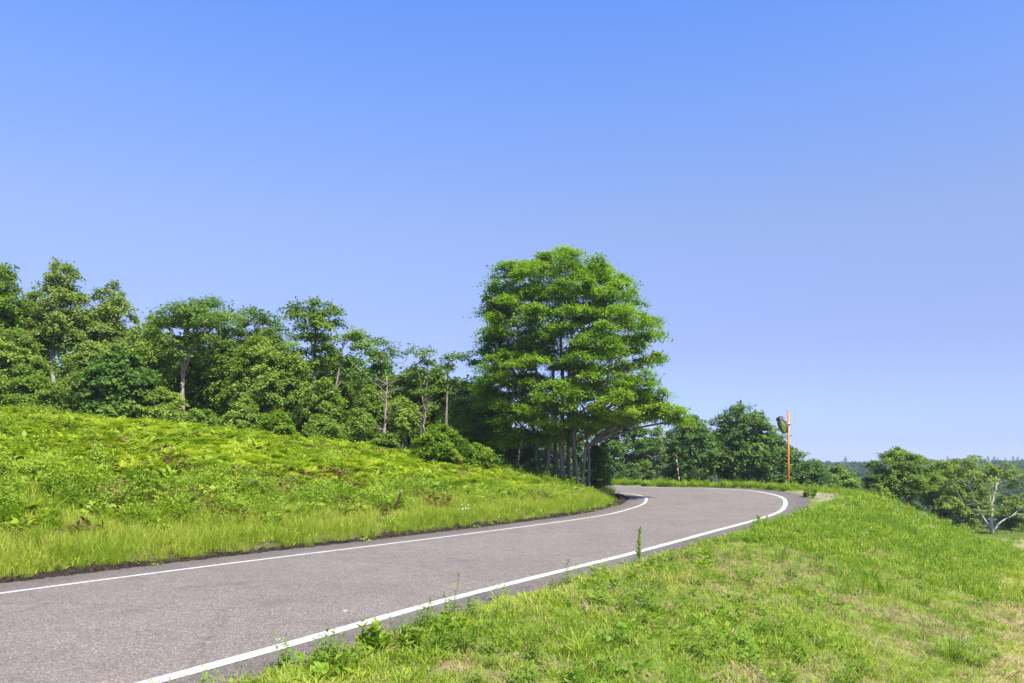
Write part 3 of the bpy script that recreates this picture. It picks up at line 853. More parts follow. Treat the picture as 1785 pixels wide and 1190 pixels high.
PROF = {
 'dome': [(0, .45), (.12, .75), (.35, 1.0), (.6, .95), (.82, .68), (.94, .38), (1, .12)],
 'oval': [(0, .30), (.2, .75), (.45, 1.0), (.7, .78), (.88, .45), (1, .12)],
 'column': [(0, .55), (.25, .95), (.5, 1.0), (.7, .72), (.88, .42), (1, .10)],
 'umbrella': [(0, .25), (.3, .55), (.55, .85), (.78, 1.0), (.92, .80), (1, .35)],
 'bush': [(0, .80), (.25, 1.0), (.55, .95), (.8, .65), (1, .2)],
}

def bez(a, b, up, n=7):
    """curved limb from a to b, leaving a steeply"""
    a = np.asarray(a, float); b = np.asarray(b, float)
    h = np.linalg.norm(b[:2]-a[:2]); c = a*.5+b*.5+np.array([0, 0, up*h])
    c[:2] = a[:2]*.55+b[:2]*.45
    t = np.linspace(0, 1, n)[:, None]
    return (1-t)**2*a+2*t*(1-t)*c+t*t*b

def pad_leaves(rng, C, pr, ph, twigs, per, L, W, out_c, droop=.12, tintb=None, flat=0.0):
    """leaf sprays round the points C: flat pads of twigs, leaves along each twig"""
    n = len(C)
    a = rng.random((n, twigs))*2*PI; q = np.sqrt(rng.random((n, twigs)))*(.75+.5*rng.random((n, 1)))
    Rp = pr[:, None]*q
    E = np.stack([Rp*np.cos(a), Rp*np.sin(a), ph[:, None]*(1.0*rng.random((n, twigs))+.25-1.1*np.minimum(q, 1.2)**2)-droop*Rp], -1)
    f = .25+.8*rng.random((n, twigs, per))
    P = C[:, None, None, :]+E[:, :, None, :]*f[..., None]
    P[..., 2] += ph[:, None, None]*.35*np.sin(f*PI)
    P = P+rng.normal(0, 1, P.shape)*np.array([.075, .075, .05])*(pr[:, None, None, None]/.6)
    o = P-out_c
    o[..., 2] *= .5
    o /= np.linalg.norm(o, axis=-1, keepdims=True)+1e-6
    P = P.reshape(-1, 3); o = o.reshape(-1, 3); m = len(P)
    D = rng.normal(0, 1, (m, 3))*np.array([1, 1, .45])+np.repeat(E.reshape(-1, 3), per, 0)*.8+np.array([0, 0, -.25])
    Nn = np.array([0, 0, .85+flat])+o*(.75-flat)+rng.normal(0, .55-.3*flat, (m, 3))
    V, Q = leafset(P, D, Nn, L*(.65+.7*rng.random(m)), W*(.65+.7*rng.random(m)), .12)
    tb = rng.normal(0, .16, n) if tintb is None else tintb
    T = np.clip(.42+np.repeat(tb, twigs*per)+np.repeat(rng.normal(0, .08, n*twigs), per)+rng.normal(0, .12, m), 0, 1)
    return V, Q, T

def crown_points(rng, prof, H0, H1, RX, RY, n, dmin, shell, off=(0, 0)):
    hf = np.array([p[0] for p in prof]); rf = np.array([p[1] for p in prof])
    m = n*40
    f = rng.random(m); rad = np.interp(f, hf, rf)
    f = f[rng.random(m) < (.25+.75*rad)]; rad = np.interp(f, hf, rf); m = len(f)
    u = rng.random(m)**shell; a = rng.random(m)*2*PI
    P = np.stack([off[0]+RX*rad*u*np.cos(a), off[1]+RY*rad*u*np.sin(a), H0+(H1-H0)*f], -1)
    keep = []
    K = np.empty((n, 3)); c = 0
    for p in P:
        if c == n: break
        if c and np.min(((K[:c]-p)*np.array([1, 1, 1.5]))@np.array([1, 1, 1])*0+np.sum(((K[:c]-p)*np.array([1, 1, 1.6]))**2, 1)) < dmin*dmin: continue
        K[c] = p; c += 1
    return K[:c]

def tree(name, label, cat, px, Y, top, L, R, bot, style, leaf, bark, seed, pads=46, pad=.62, padh=.22, twigs=10, per=22,
         leafL=.17, leafW=.09, trunk_r=.08, base_px=None, stems=None, shell=.45, group=None, depth=.95, limb=.035, dmin=None, droop=.12, sway=.12, ground=None, attach=.55):
    """trunk(s) with limbs to every foliage pad, leaves on twigs round each pad"""
    leafL *= .78; leafW *= .78; per = int(per*1.45)
    rng = np.random.default_rng(seed)
    bx = at(base_px if base_px is not None else px, Y); bz = gz(bx, Y) if ground is None else ground
    root = empty(name, (bx, Y, bz), label, cat, group)
    H1 = zpx(top, Y)-bz; H0 = max(zpx(bot, Y)-bz, .15)
    RX = (at(R, Y)-at(L, Y))/2; offx = (at(R, Y)+at(L, Y))/2-bx
    cx = at(px, Y)-bx
    shr = pad*.62
    C = crown_points(rng, PROF[style], H0, H1-padh*.9, max(RX-shr, RX*.35), max(RX*depth-shr, RX*.3), pads, dmin or pad*.62, shell, (offx, 0))
    pr = pad*(.7+.6*rng.random(len(C))); ph = padh*(.7+.6*rng.random(len(C)))
    V, Q, T = pad_leaves(rng, C, pr, ph, twigs, per, leafL, leafW, np.array([offx, 0, (H0+H1)*.45]), droop)
    link('crown', mesh_np('crown', V, Q, G[leaf], {'tint': ('FACE', T)}), root)
    # stems
    if stems is None: stems = [(0, 0, trunk_r, cx*.6+rng.normal(0, sway), rng.normal(0, sway), .9)]
    wood = []
    paths = []
    for (sx, sy, r, lx, ly, hf) in stems:
        m = Mesh(); n = 12; t = np.linspace(0, 1, n)
        P = np.stack([sx+lx*t**1.4+np.cumsum(rng.normal(0, .035*H1/8, n))*(t > 0), sy+ly*t**1.4+np.cumsum(rng.normal(0, .035*H1/8, n)), -.12+(H1*hf+.12)*t], -1)
        Rr = r*(1-.82*t)*(1+.55*np.exp(-t*14))
        m.tube(P, Rr, 8, True, .12)
        link('trunk', m.mesh('trunk', M[bark]), root); paths.append((P, Rr))
    m = Mesh()
    for k, c in enumerate(C):
        # attach to the stem that is nearest in plan at a lower height
        best = None
        for (P, Rr) in paths:
            hd = np.linalg.norm(P[:, :2]-c[:2], axis=1)
            want = c[2]-hd*(.75 if attach > .5 else 1.5)-.1
            j = int(np.argmin(np.abs(P[:, 2]-np.clip(want, H0*attach, P[-1, 2]))))
            d = np.linalg.norm(P[j]-c)
            if best is None or d < best[0]: best = (d, P[j], Rr[j])
        d, p0, r0 = best
        B = bez(p0, c, .18, 6)
        rr_ = min(limb*(.5+d*.28), r0*.8)
        m.tube(B, rr_*np.linspace(1, .28, 6), 5, False)
        for q in range(2):
            a = rng.random()*6.28
            e = c+np.array([pr[k]*.75*math.cos(a), pr[k]*.75*math.sin(a), ph[k]*.4-droop*pr[k]*.5])
            m.tube([B[4], B[4]*.4+e*.6+[0, 0, .05], e], [rr_*.35, rr_*.2, rr_*.1], 3, False)
    link('branches', m.mesh('branches', M[bark]), root)
    return root

LEFT = 'trees of the wood along the left bank'
# --- the big spreading tree group beside the bend
def big_tree():
    rng = np.random.default_rng(42)
    Y = 31.5; px = 985
    bx = at(px, Y); bz = gz(bx, Y)
    root = empty('broad_tree', (bx, Y, bz), 'largest tree, broad rounded green crown on many stems beside the bend', 'tree')
    # outline of the crown: row, left, right
    rows = [(442, 955, 1030), (458, 905, 1060), (475, 858, 1082), (505, 848, 1106), (540, 838, 1118), (570, 826, 1146), (605, 826, 1156),
            (640, 822, 1158), (672, 822, 1160), (700, 832, 1176), (722, 842, 1150), (740, 850, 1085), (757, 862, 1035), (772, 872, 940)]
    zz = np.array([zpx(r[0], Y)-bz for r in rows])[::-1]
    le = np.array([at(r[1], Y)-bx for r in rows])[::-1]; ri = np.array([at(r[2], Y)-bx for r in rows])[::-1]
    pad = .66; shr = .12
    n = 480; K = []
    while len(K) < n:
        z = zz[0]+(zz[-1]-.12-zz[0])*rng.random()
        l = np.interp(z, zz, le)+shr; r = np.interp(z, zz, ri)-shr
        cx = (l+r)/2; R = max((r-l)/2, .15); a = rng.random()*6.28; u = rng.random()**.33
        if rng.random() > .25+.75*R/4.5: continue
        p = np.array([cx+R*u*math.cos(a), R*.92*u*math.sin(a), z])
        if len(K) < n-20 and K and np.min(np.sum(((np.array(K)-p)*np.array([1, 1, 1.7]))**2, 1)) < .37**2: continue
        K.append(p)
    for q in range(26):                                   # long low branch reaching out over the road
        f = rng.random(); K.append(np.array([at(1105+75*f, Y)-bx+rng.normal(0, .12), -.6+rng.normal(0, .45), zpx(690+28*f+26*rng.random(), Y)-bz]))
    C = np.array(K); n = len(C)
    pr = pad*(.65+.7*rng.random(n)); ph = .17*(.7+.6*rng.random(n))
    V, Q, T = pad_leaves(rng, C, pr, ph, 12, 35, .12, .058, np.array([0, 0, 4.0]), .13, flat=.35)
    link('crown', mesh_np('crown', V, Q, G['elm'], {'tint': ('FACE', T)}), root)
    stems = [(-1.05, .5, .13, -1.6, .4, .60), (-.72, -.1, .12, -1.3, -.8, .66), (-.42, .5, .15, -.6, .8, .78), (-.12, -.35, .17, -.15, -.3, .9),
             (.10, .35, .13, .2, 1.1, .80), (.36, -.55, .12, .5, -.7, .74), (.50, -.1, .13, .95, .3, .80), (.66, -.6, .09, 1.7, -1.0, .60), (.95, -.2, .11, -.35, .4, .35), (-.95, -.9, .07, .25, .1, .26)]
    H = zz[-1]; paths = []
    for (sx, sy, r, lx, ly, hf) in stems:
        m = Mesh(); k = 14; t = np.linspace(0, 1, k)
        P = np.stack([sx+lx*t**2.6+np.cumsum(rng.normal(0, .03, k)), sy+ly*t**2.6+np.cumsum(rng.normal(0, .03, k)), -.25+(H*hf+.25)*t], -1)
        Rr = r*.68*(1-.75*t)*(1+.3*np.exp(-t*14))
        m.tube(P, Rr, 9, True, .14)
        link('trunk', m.mesh('trunk', M['bark']), root)
        if hf > .5: paths.append((P, Rr))
    m = Mesh()
    for k, c in enumerate(C):
        best = None
        for (P, Rr) in paths:
            hd = np.linalg.norm(P[:, :2]-c[:2], axis=1)
            j = int(np.argmin(np.abs(P[:, 2]-np.clip(c[2]-hd*(.3+.4*rng.random())-.2, 1.6, P[-1, 2])))); d = np.linalg.norm(P[j]-c)
            if best is None or d < best[0]: best = (d, P[j], Rr[j])
        d, p0, r0 = best
        B = bez(p0, c, .10, 7); rr_ = min(.012+.006*d, r0*.8)
        m.tube(B, rr_*np.linspace(1, .25, 7), 5, False)
        for q in range(3):
            a = rng.random()*6.28
            e = c+np.array([pr[k]*.8*math.cos(a), pr[k]*.8*math.sin(a), -.05])
            m.tube([B[5], B[5]*.4+e*.6+[0, 0, .04], e], [rr_*.35, rr_*.2, rr_*.1], 3, False)
    link('branches', m.mesh('branches', M['bark']), root)
big_tree()

U = dict(style='umbrella', leaf='umbrella', pad=.76, padh=.19, pads=38, twigs=11, per=24, leafL=.19, leafW=.085, shell=.55, dmin=.72, droop=.05)
tree('broadleaf_tree', 'dense bright green tree cut off by the left edge of the picture', 'tree', 0, 28, 452, -75, 62, 700, 'dome', 'mid', 'bark', 101, pads=90, group=LEFT, per=26)
tree('birch_tree', 'tallest birch of the left wood with a pale bare trunk and thin airy crown', 'tree', 98, 29, 446, 48, 160, 610, 'column', 'birch', 'bark_birch', 102, pads=60, pad=.48, padh=.28, leafL=.13, leafW=.08, trunk_r=.10, per=20, limb=.02, group=LEFT)
tree('birch_tree', 'second birch right of the tallest one, its top bent to the right', 'tree', 205, 30, 483, 138, 248, 640, 'column', 'birch', 'bark_birch', 103, pads=62, pad=.5, padh=.28, leafL=.13, leafW=.08, trunk_r=.09, base_px=190, limb=.02, group=LEFT)
tree('umbrella_tree', 'flat crowned tree with pinkish trunk that forks low, bare spreading limbs below', 'tree', 318, 28.6, 530, 246, 398, 628, bark='bark_pink', seed=104, trunk_r=.11, limb=.055, sway=.3, attach=.32, group=LEFT,
     **U)
tree('umbrella_tree', 'flat topped tree rising just right of the pinkish forked trunk', 'tree', 362, 31.5, 520, 308, 432, 640, bark='bark_birch', seed=105, trunk_r=.09, group=LEFT, **U)
tree('umbrella_tree', 'flat layered tree in the middle of the left wood, left of the tallest layered one', 'tree', 440, 33, 538, 395, 505, 650, bark='bark', seed=106, group=LEFT, **U)
tree('umbrella_tree', 'tallest flat layered tree in the middle of the left wood with stacked leaf tiers', 'tree', 545, 31, 525, 490, 612, 645, bark='bark', seed=107, group=LEFT, stems=[(0, 0, .10, .1, 0, .93), (.1, .1, .07, .7, .2, .8), (-.1, 0, .06, -.6, -.2, .8)], **U)
tree('umbrella_tree', 'flat crowned tree on a strongly leaning trunk in the left wood', 'tree', 622, 31, 568, 574, 664, 660, bark='bark_pink', seed=108, base_px=572, group=LEFT, **U)
tree('umbrella_tree', 'small flat crowned tree between the leaning trunk and the bare tree', 'tree', 668, 33, 590, 625, 706, 700, bark='bark', seed=109, group=LEFT, **U)
tree('umbrella_tree', 'thin flat crowned tree with sky gaps, second left of the biggest tree', 'tree', 733, 32, 602, 690, 772, 690, bark='bark_pink', seed=110, group=LEFT, **{**U, 'pads': 30})
tree('umbrella_tree', 'thin flat crowned tree touching the left side of the biggest tree', 'tree', 778, 31, 600, 744, 830, 680, bark='bark', seed=111, group=LEFT, **{**U, 'pads': 30})
tree('young_tree', 'light green young tree in front of the layered trees, left of centre wood', 'tree', 448, 29, 580, 392, 515, 735, 'dome', 'light', 'bark', 112, pads=70, pad=.5, leafL=.14, leafW=.08, group=LEFT)
tree('young_tree', 'light green young tree below the tallest layered tree', 'tree', 505, 29.5, 590, 462, 548, 735, 'oval', 'light', 'bark', 113, pads=50, pad=.48, leafL=.14, leafW=.08, group=LEFT)
tree('young_tree', 'yellowish green young tree under the tallest birch', 'tree', 158, 27.8, 590, 112, 220, 716, 'dome', 'birch', 'bark', 114, pads=80, pad=.5, leafL=.14, leafW=.08, group=LEFT)
tree('young_tree', 'pale green young tree right of the second birch', 'tree', 255, 28.5, 560, 205, 305, 712, 'oval', 'light', 'bark_birch', 115, pads=56, pad=.5, leafL=.14, leafW=.08, group=LEFT)
tree('maple_tree', 'dark green low maple at the wood edge below the second birch', 'tree', 205, 26.8, 604, 140, 276, 728, 'bush', 'dark', 'bark_dark', 116, pads=70, pad=.5, leafL=.17, leafW=.13, group=LEFT)
tree('young_tree', 'bright young tree at the left picture edge above the grass', 'tree', 30, 27, 575, -45, 90, 720, 'dome', 'light', 'bark', 117, pads=70, pad=.5, leafL=.15, leafW=.09, group=LEFT)
tree('young_tree', 'green tree filling the gap right of the pinkish forked trunk', 'tree', 395, 30.5, 585, 350, 440, 720, 'oval', 'mid', 'bark', 118, pads=44, pad=.5, group=LEFT)
tree('young_tree', 'narrow young tree standing just left of the bare pale tree', 'tree', 625, 29.5, 712, 600, 655, 760, 'oval', 'light', 'bark', 119, pads=26, pad=.36, leafL=.12, leafW=.07, group=LEFT, trunk_r=.04)
tree('young_tree', 'slender green tree behind the bare pale tree', 'tree', 705, 33, 645, 670, 745, 750, 'oval', 'mid', 'bark', 120, pads=34, pad=.5, group=LEFT)
tree('young_tree', 'soft green tree tucked under the left flank of the biggest tree', 'tree', 845, 34.5, 672, 800, 900, 790, 'dome', 'light', 'bark', 121, pads=50, pad=.5, group=LEFT)
tree('young_tree', 'feathery tree closing the gap between second birch and pinkish trunk', 'tree', 268, 31, 545, 225, 315, 715, 'oval', 'light', 'bark_birch', 122, pads=50, pad=.5, leafL=.14, leafW=.08, group=LEFT)
tree('young_tree', 'soft green tree just right of the tallest layered tree', 'tree', 585, 33.5, 600, 545, 630, 745, 'oval', 'mid', 'bark', 123, pads=48, pad=.5, group=LEFT)
tree('young_tree', 'soft green tree between the two thin flat crowned trees', 'tree', 760, 35, 640, 722, 800, 770, 'oval', 'mid', 'bark', 124, pads=44, pad=.5, group=LEFT)
tree('birch_tree', 'slim birch left of the tallest one with its top below it', 'tree', 58, 30, 500, 22, 92, 640, 'column', 'light', 'bark_birch', 125, pads=36, pad=.45, padh=.26, leafL=.13, leafW=.08, limb=.02, group=LEFT)
for (px, Y, top, L, R, lf, lab) in ((565, 30, 655, 530, 602, 'light', 'light young tree at the foot of the tallest layered tree, right side'), (648, 31.5, 668, 612, 690, 'mid', 'bushy young tree right of the leaning trunk'),
        (700, 30.8, 690, 668, 735, 'light', 'light bushy young tree right of the bare pale tree'), (800, 32.5, 690, 765, 838, 'light', 'light bushy young tree left of the stems of the biggest tree'),
        (335, 31, 600, 295, 378, 'mid', 'leafy tree filling in behind the pinkish trunk'), (470, 31.5, 560, 425, 520, 'light', 'light tree rising between the flat layered trees')):
    tree('young_tree', lab, 'tree', px, Y, top, L, R, 760, 'oval', lf, 'bark', 500+px, pads=40, pad=.46, per=18, leafL=.15, leafW=.085, trunk_r=.05, group=LEFT)
# darker trees deeper in the wood
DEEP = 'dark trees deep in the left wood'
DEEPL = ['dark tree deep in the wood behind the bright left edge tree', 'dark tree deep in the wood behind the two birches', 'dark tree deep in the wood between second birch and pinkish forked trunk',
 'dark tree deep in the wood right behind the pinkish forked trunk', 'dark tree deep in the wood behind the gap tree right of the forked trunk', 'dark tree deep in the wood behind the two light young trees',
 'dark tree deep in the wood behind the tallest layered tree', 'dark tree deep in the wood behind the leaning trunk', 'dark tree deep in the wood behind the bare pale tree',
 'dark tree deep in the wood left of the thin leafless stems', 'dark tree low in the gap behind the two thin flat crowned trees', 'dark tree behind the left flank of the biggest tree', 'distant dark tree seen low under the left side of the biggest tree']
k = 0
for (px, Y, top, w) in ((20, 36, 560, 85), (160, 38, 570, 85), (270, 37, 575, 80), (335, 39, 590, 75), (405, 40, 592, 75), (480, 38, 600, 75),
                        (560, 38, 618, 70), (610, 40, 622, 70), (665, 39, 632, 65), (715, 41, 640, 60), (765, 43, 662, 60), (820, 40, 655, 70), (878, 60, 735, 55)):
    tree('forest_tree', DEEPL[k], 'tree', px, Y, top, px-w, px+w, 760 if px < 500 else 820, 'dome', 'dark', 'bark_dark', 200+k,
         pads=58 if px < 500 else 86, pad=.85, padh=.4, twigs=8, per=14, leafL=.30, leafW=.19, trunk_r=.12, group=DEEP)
    k += 1
# bare pale tree
def bare_tree(name, label, px, Y, top, seed, bark, r=.07, n=13, spread=1.2, group=None):
    rng = np.random.default_rng(seed)
    x = at(px, Y); z = gz(x, Y); H = zpx(top, Y)-z
    root = empty(name, (x, Y, z), label, 'tree', group)
    m = Mesh(); t = np.linspace(0, 1, 10)
    P = np.stack([np.cumsum(rng.normal(0, .04, 10)), np.cumsum(rng.normal(0, .04, 10)), -.1+(H+.1)*t], -1)
    m.tube(P, r*(1-.8*t), 7, True, .1); link('trunk', m.mesh('trunk', M[bark]), root)
    m = Mesh()
    for k in range(n):
        j = rng.integers(3, 9); a = rng.random()*6.28; l = spread*(.4+.8*rng.random())*(1.1-j/12)
        e = P[j]+np.array([l*math.cos(a), l*math.sin(a)*.8, l*(.2+.6*rng.random())])
        B = bez(P[j], e, .12, 6); m.tube(B, r*.32*np.linspace(1, .25, 6), 5, False)
        for q in range(3):
            b = a+rng.normal(0, .8); e2 = B[3+q % 3]+np.array([.4*l*math.cos(b), .4*l*math.sin(b), l*.3*rng.random()])
            m.tube([B[3+q % 3], e2], [r*.12, r*.04], 3, False)
    link('branches', m.mesh('branches', M[bark]), root)
bare_tree('bare_tree', 'nearly leafless pale tree with crooked bare branches in the left wood', 670, 29.8, 655, 31, 'bark_pink', .075, 16)
bare_tree('bare_tree', 'thin pair of leafless stems left of the round reddish tipped bush', 738, 30.2, 690, 32, 'bark_pink', .05, 12)
bare_tree('bare_tree', 'short leafless sapling at the foot of the biggest tree, left side', 905, 29.8, 765, 33, 'bark', .05, 6, .5)

# --- shrubs at the wood's edge
SH = 'shrubs along the edge of the left wood'
def shrub(label, px, Y, top, L, R, leaf, seed, pads=46, pad=.34, per=20, group=SH, leafL=.12, leafW=.07, name='shrub', **kw):
    x = at(px, Y); g = gz(x, Y)
    bot = HZ-(g+.12-EYE)*F/Y
    tree(name, label, 'shrub', px, Y, top, L, R, bot, 'bush', leaf, 'bark_dark', seed, pads=pads, pad=pad, padh=.16, twigs=9, per=per, leafL=leafL, leafW=leafW,
         stems=[(0, 0, .025, -.3, .1, .7), (.05, .05, .025, .35, 0, .75), (0, -.05, .025, 0, -.3, .7)], limb=.012, group=group, shell=.4, **kw)
shrub('leafy green shrub at the foot of the bright left edge tree', 55, 26.2, 648, 5, 118, 'mid', 301, 60, .42)
shrub('light green rounded shrub right of the dark low maple', 280, 26.8, 676, 236, 330, 'light', 302)
shrub('low shrub under the pinkish forked trunk', 345, 27.3, 706, 318, 380, 'mid', 303, 30)
shrub('small dense bright bush left of centre, standing out in the ferns', 482, 26.6, 716, 450, 516, 'bush', 304, 44, .28)
shrub('mid green shrub left of the small dense bright bush', 425, 27.4, 694, 390, 462, 'light', 305)
shrub('low shrub right of the small dense bright bush', 562, 27.8, 722, 522, 600, 'mid', 306)
shrub('low shrub at the foot of the bare pale tree', 668, 28.2, 752, 640, 700, 'mid', 307, 26, .28)
shrub('large round bush with reddish leaf tips left of the biggest tree', 765, 27.6, 737, 714, 815, 'bush', 308, 90, .32, 24, leafL=.10, leafW=.06)
shrub('straggly shrub right of the reddish tipped bush', 828, 28.2, 768, 798, 866, 'bush', 309, 36, .28)
shrub('dark undergrowth bush behind the stems of the biggest tree', 910, 33.6, 755, 875, 945, 'dark', 310, 40, .42)
shrub('dark shrub at the right foot of the biggest tree', 1040, 33, 768, 1012, 1072, 'dark', 311, 40, .35)

# --- trees beyond the bend and in the valley
BK = 'trees beyond the bend'
K = dict(pads=80, pad=.80, padh=.30, twigs=10, per=22, leafL=.23, leafW=.14, trunk_r=.14, group=BK)
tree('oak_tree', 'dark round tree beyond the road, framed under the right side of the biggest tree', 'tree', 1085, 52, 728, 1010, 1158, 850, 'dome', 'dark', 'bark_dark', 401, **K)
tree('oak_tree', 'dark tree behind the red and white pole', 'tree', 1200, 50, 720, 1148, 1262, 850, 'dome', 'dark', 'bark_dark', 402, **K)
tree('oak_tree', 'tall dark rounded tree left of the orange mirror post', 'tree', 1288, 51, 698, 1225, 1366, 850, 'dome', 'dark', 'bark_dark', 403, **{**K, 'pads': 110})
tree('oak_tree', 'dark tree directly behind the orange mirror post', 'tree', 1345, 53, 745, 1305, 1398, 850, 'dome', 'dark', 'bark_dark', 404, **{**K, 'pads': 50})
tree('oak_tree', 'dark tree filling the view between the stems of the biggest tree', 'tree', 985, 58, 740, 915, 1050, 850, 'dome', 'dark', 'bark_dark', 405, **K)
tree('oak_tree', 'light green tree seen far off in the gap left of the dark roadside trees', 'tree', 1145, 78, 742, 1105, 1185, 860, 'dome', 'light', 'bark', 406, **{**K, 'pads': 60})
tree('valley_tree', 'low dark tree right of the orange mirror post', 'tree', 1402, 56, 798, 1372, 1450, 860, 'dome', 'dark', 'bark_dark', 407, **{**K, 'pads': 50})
tree('valley_tree', 'low mid green tree behind the crest, right of the dark one by the post', 'tree', 1452, 60, 812, 1412, 1502, 870, 'dome', 'mid', 'bark', 408, **{**K, 'pads': 50})
tree('spreading_tree', 'spreading many stemmed tree standing alone below the right crest', 'tree', 1572, 45, 780, 1500, 1640, 868, 'dome', 'mid', 'bark_dark', 409, pads=85, pad=.58, padh=.18, twigs=10, per=24, leafL=.17, leafW=.10,
     stems=[(0, 0, .10, -.5, 0, .85), (.15, 0, .08, .9, .2, .8), (-.1, .1, .08, -1.2, .3, .7), (.1, -.1, .06, .3, -.6, .8)], group=BK)
tree('spreading_tree', 'light green tree touching the right side of the spreading tree', 'tree', 1640, 48, 800, 1595, 1690, 890, 'dome', 'light', 'bark', 410, pads=60, pad=.55, leafL=.17, leafW=.10, group=BK)
tree('valley_tree', 'green tree behind the white birch at the right edge', 'tree', 1690, 53, 806, 1642, 1745, 900, 'dome', 'mid', 'bark', 411, pads=60, pad=.6, group=BK)
shrub('shrub at the foot of the spreading tree, left side', 1525, 43.5, 842, 1490, 1570, 'mid', 320, 40, .45, group=BK, leafL=.16, leafW=.10)
shrub('low shrub half hidden behind the crest under the spreading tree', 1575, 46.5, 872, 1535, 1625, 'mid', 323, 36, .42, group=BK, leafL=.16, leafW=.10)
shrub('tangled shrub between the spreading tree and the white birch', 1665, 45, 862, 1610, 1712, 'birch', 321, 50, .45, group=BK, leafL=.16, leafW=.10)
shrub('green bush right of the white birch at the picture edge', 1772, 49, 872, 1738, 1812, 'light', 322, 50, .5, group=BK, leafL=.16, leafW=.10)

def white_birch():
    rng = np.random.default_rng(77)
    Y = 45.0; x = at(1729, Y); z = gz(x, Y); u = Y/F
    root = empty('white_birch', (x, Y, z), 'white barked birch with low forking limbs and sparse leaves at the right edge', 'tree')
    def pp(px, py, dy=0): return np.array([(px-1729)*u, dy, zpx(py, Y)-z])
    lim = [([(1729, 935), (1729, 900), (1731, 870), (1737, 845), (1740, 820)], .10, 0, 'trunk'),
           ([(1727, 922), (1712, 895), (1700, 872), (1693, 850), (1689, 825), (1688, 805)], .06, .3, 'limb'),
           ([(1731, 925), (1745, 908), (1758, 900), (1773, 888), (1785, 880)], .06, -.3, 'limb'),
           ([(1730, 890), (1722, 865), (1719, 845), (1715, 830)], .05, -.4, 'limb'),
           ([(1693, 850), (1684, 843), (1679, 836)], .035, .5, 'limb'),
           ([(1692, 846), (1699, 840), (1703, 836)], .03, .1, 'limb'),
           ([(1733, 862), (1743, 850), (1745, 838)], .04, .4, 'limb'),
           ([(1706, 897), (1690, 893), (1680, 888), (1672, 880)], .035, -.5, 'limb'),
           ([(1758, 900), (1768, 895), (1785, 896)], .03, -.5, 'limb'),
           ([(1733, 886), (1750, 886), (1766, 882)], .025, .3, 'limb'),
           ([(1737, 845), (1752, 830), (1770, 830)], .03, .2, 'limb')]
    ends = []
    for pts, r, dy, nm in lim:
        m = Mesh()
        P = np.array([pp(a, b, dy*k/(len(pts)-1)) for k, (a, b) in enumerate(pts)])
        n = 14; tt = np.linspace(0, len(P)-1, n)
        P = np.stack([np.interp(tt, np.arange(len(P)), P[:, c]) for c in range(3)], -1)
        P[1:-1] += rng.normal(0, .02, (n-2, 3))
        m.tube(P, r*np.linspace(1, .4, n), 7, True, .1)
        link(nm, m.mesh(nm, M['bark_white']), root); ends.append(P[-1]); ends.append(P[9])
    C = []
    for (px, py, s) in ((1690, 808, 14), (1700, 800, 12), (1682, 820, 14), (1712, 815, 14), (1725, 812, 12), (1740, 822, 14), (1752, 828, 12), (1768, 826, 10), (1780, 826, 10), (1760, 845, 10), (1690, 870, 14), (1668, 885, 10), (1715, 880, 12), (1772, 870, 12), (1750, 875, 10), (1705, 830, 12), (1660, 850, 10)):
        for q in range(4):
            C.append(pp(px+rng.normal(0, s*.6), py+rng.normal(0, s*.4), rng.normal(0, .7)))
    C = np.array(C); n = len(C)
    V, Q, T = pad_leaves(rng, C, np.full(n, .42), np.full(n, .16), 8, 15, .13, .08, np.array([0, 0, 1.5]))
    link('crown', mesh_np('crown', V, Q, G['birch'], {'tint': ('FACE', T)}), root)
    m = Mesh(); E = np.array(ends)
    for c in C:
        e = E[np.argmin(np.linalg.norm(E-c, axis=1))]
        m.tube(bez(e, c, .1, 5), .018*np.linspace(1, .3, 5), 4, False)
    link('twigs', m.mesh('twigs', M['bark_white']), root)
white_birch()

# --- distant wood across the valley
def blob_tree(rng, name):
    C = crown_points(rng, PROF['dome'], 1.0, 6.8, 2.6, 2.6, 44, .8, .4)
    V, Q, T = pad_leaves(rng, C, np.full(len(C), 1.1), np.full(len(C), .55), 8, 7, .5, .34, np.array([0, 0, 3.0]))
    return mesh_np(name, V, Q, G['far'], {'tint': ('FACE', T)})
rg = np.random.default_rng(9)
blobs = proto_col('distant_crown', [blob_tree(rg, 'distant_crown') for _ in range(5)])
r = np.random.default_rng(21)
az = np.radians(-14+62*r.random(6500)); rad = np.sqrt(140**2+(470**2-140**2)*r.random(6500))
x = rad*np.sin(az); y = rad*np.cos(az)
z, eo, ei, i = Tz(x, y, True)
kt = (eo > 14) & ((x > .12*y) | (rad > 130))
x, y, z = x[kt], y[kt], z[kt]
place('distant_wood', 'distant wooded slopes across the valley', 'forest', (x, y, z), blobs, None, .8, 1.25, 0*x, .05, 30)

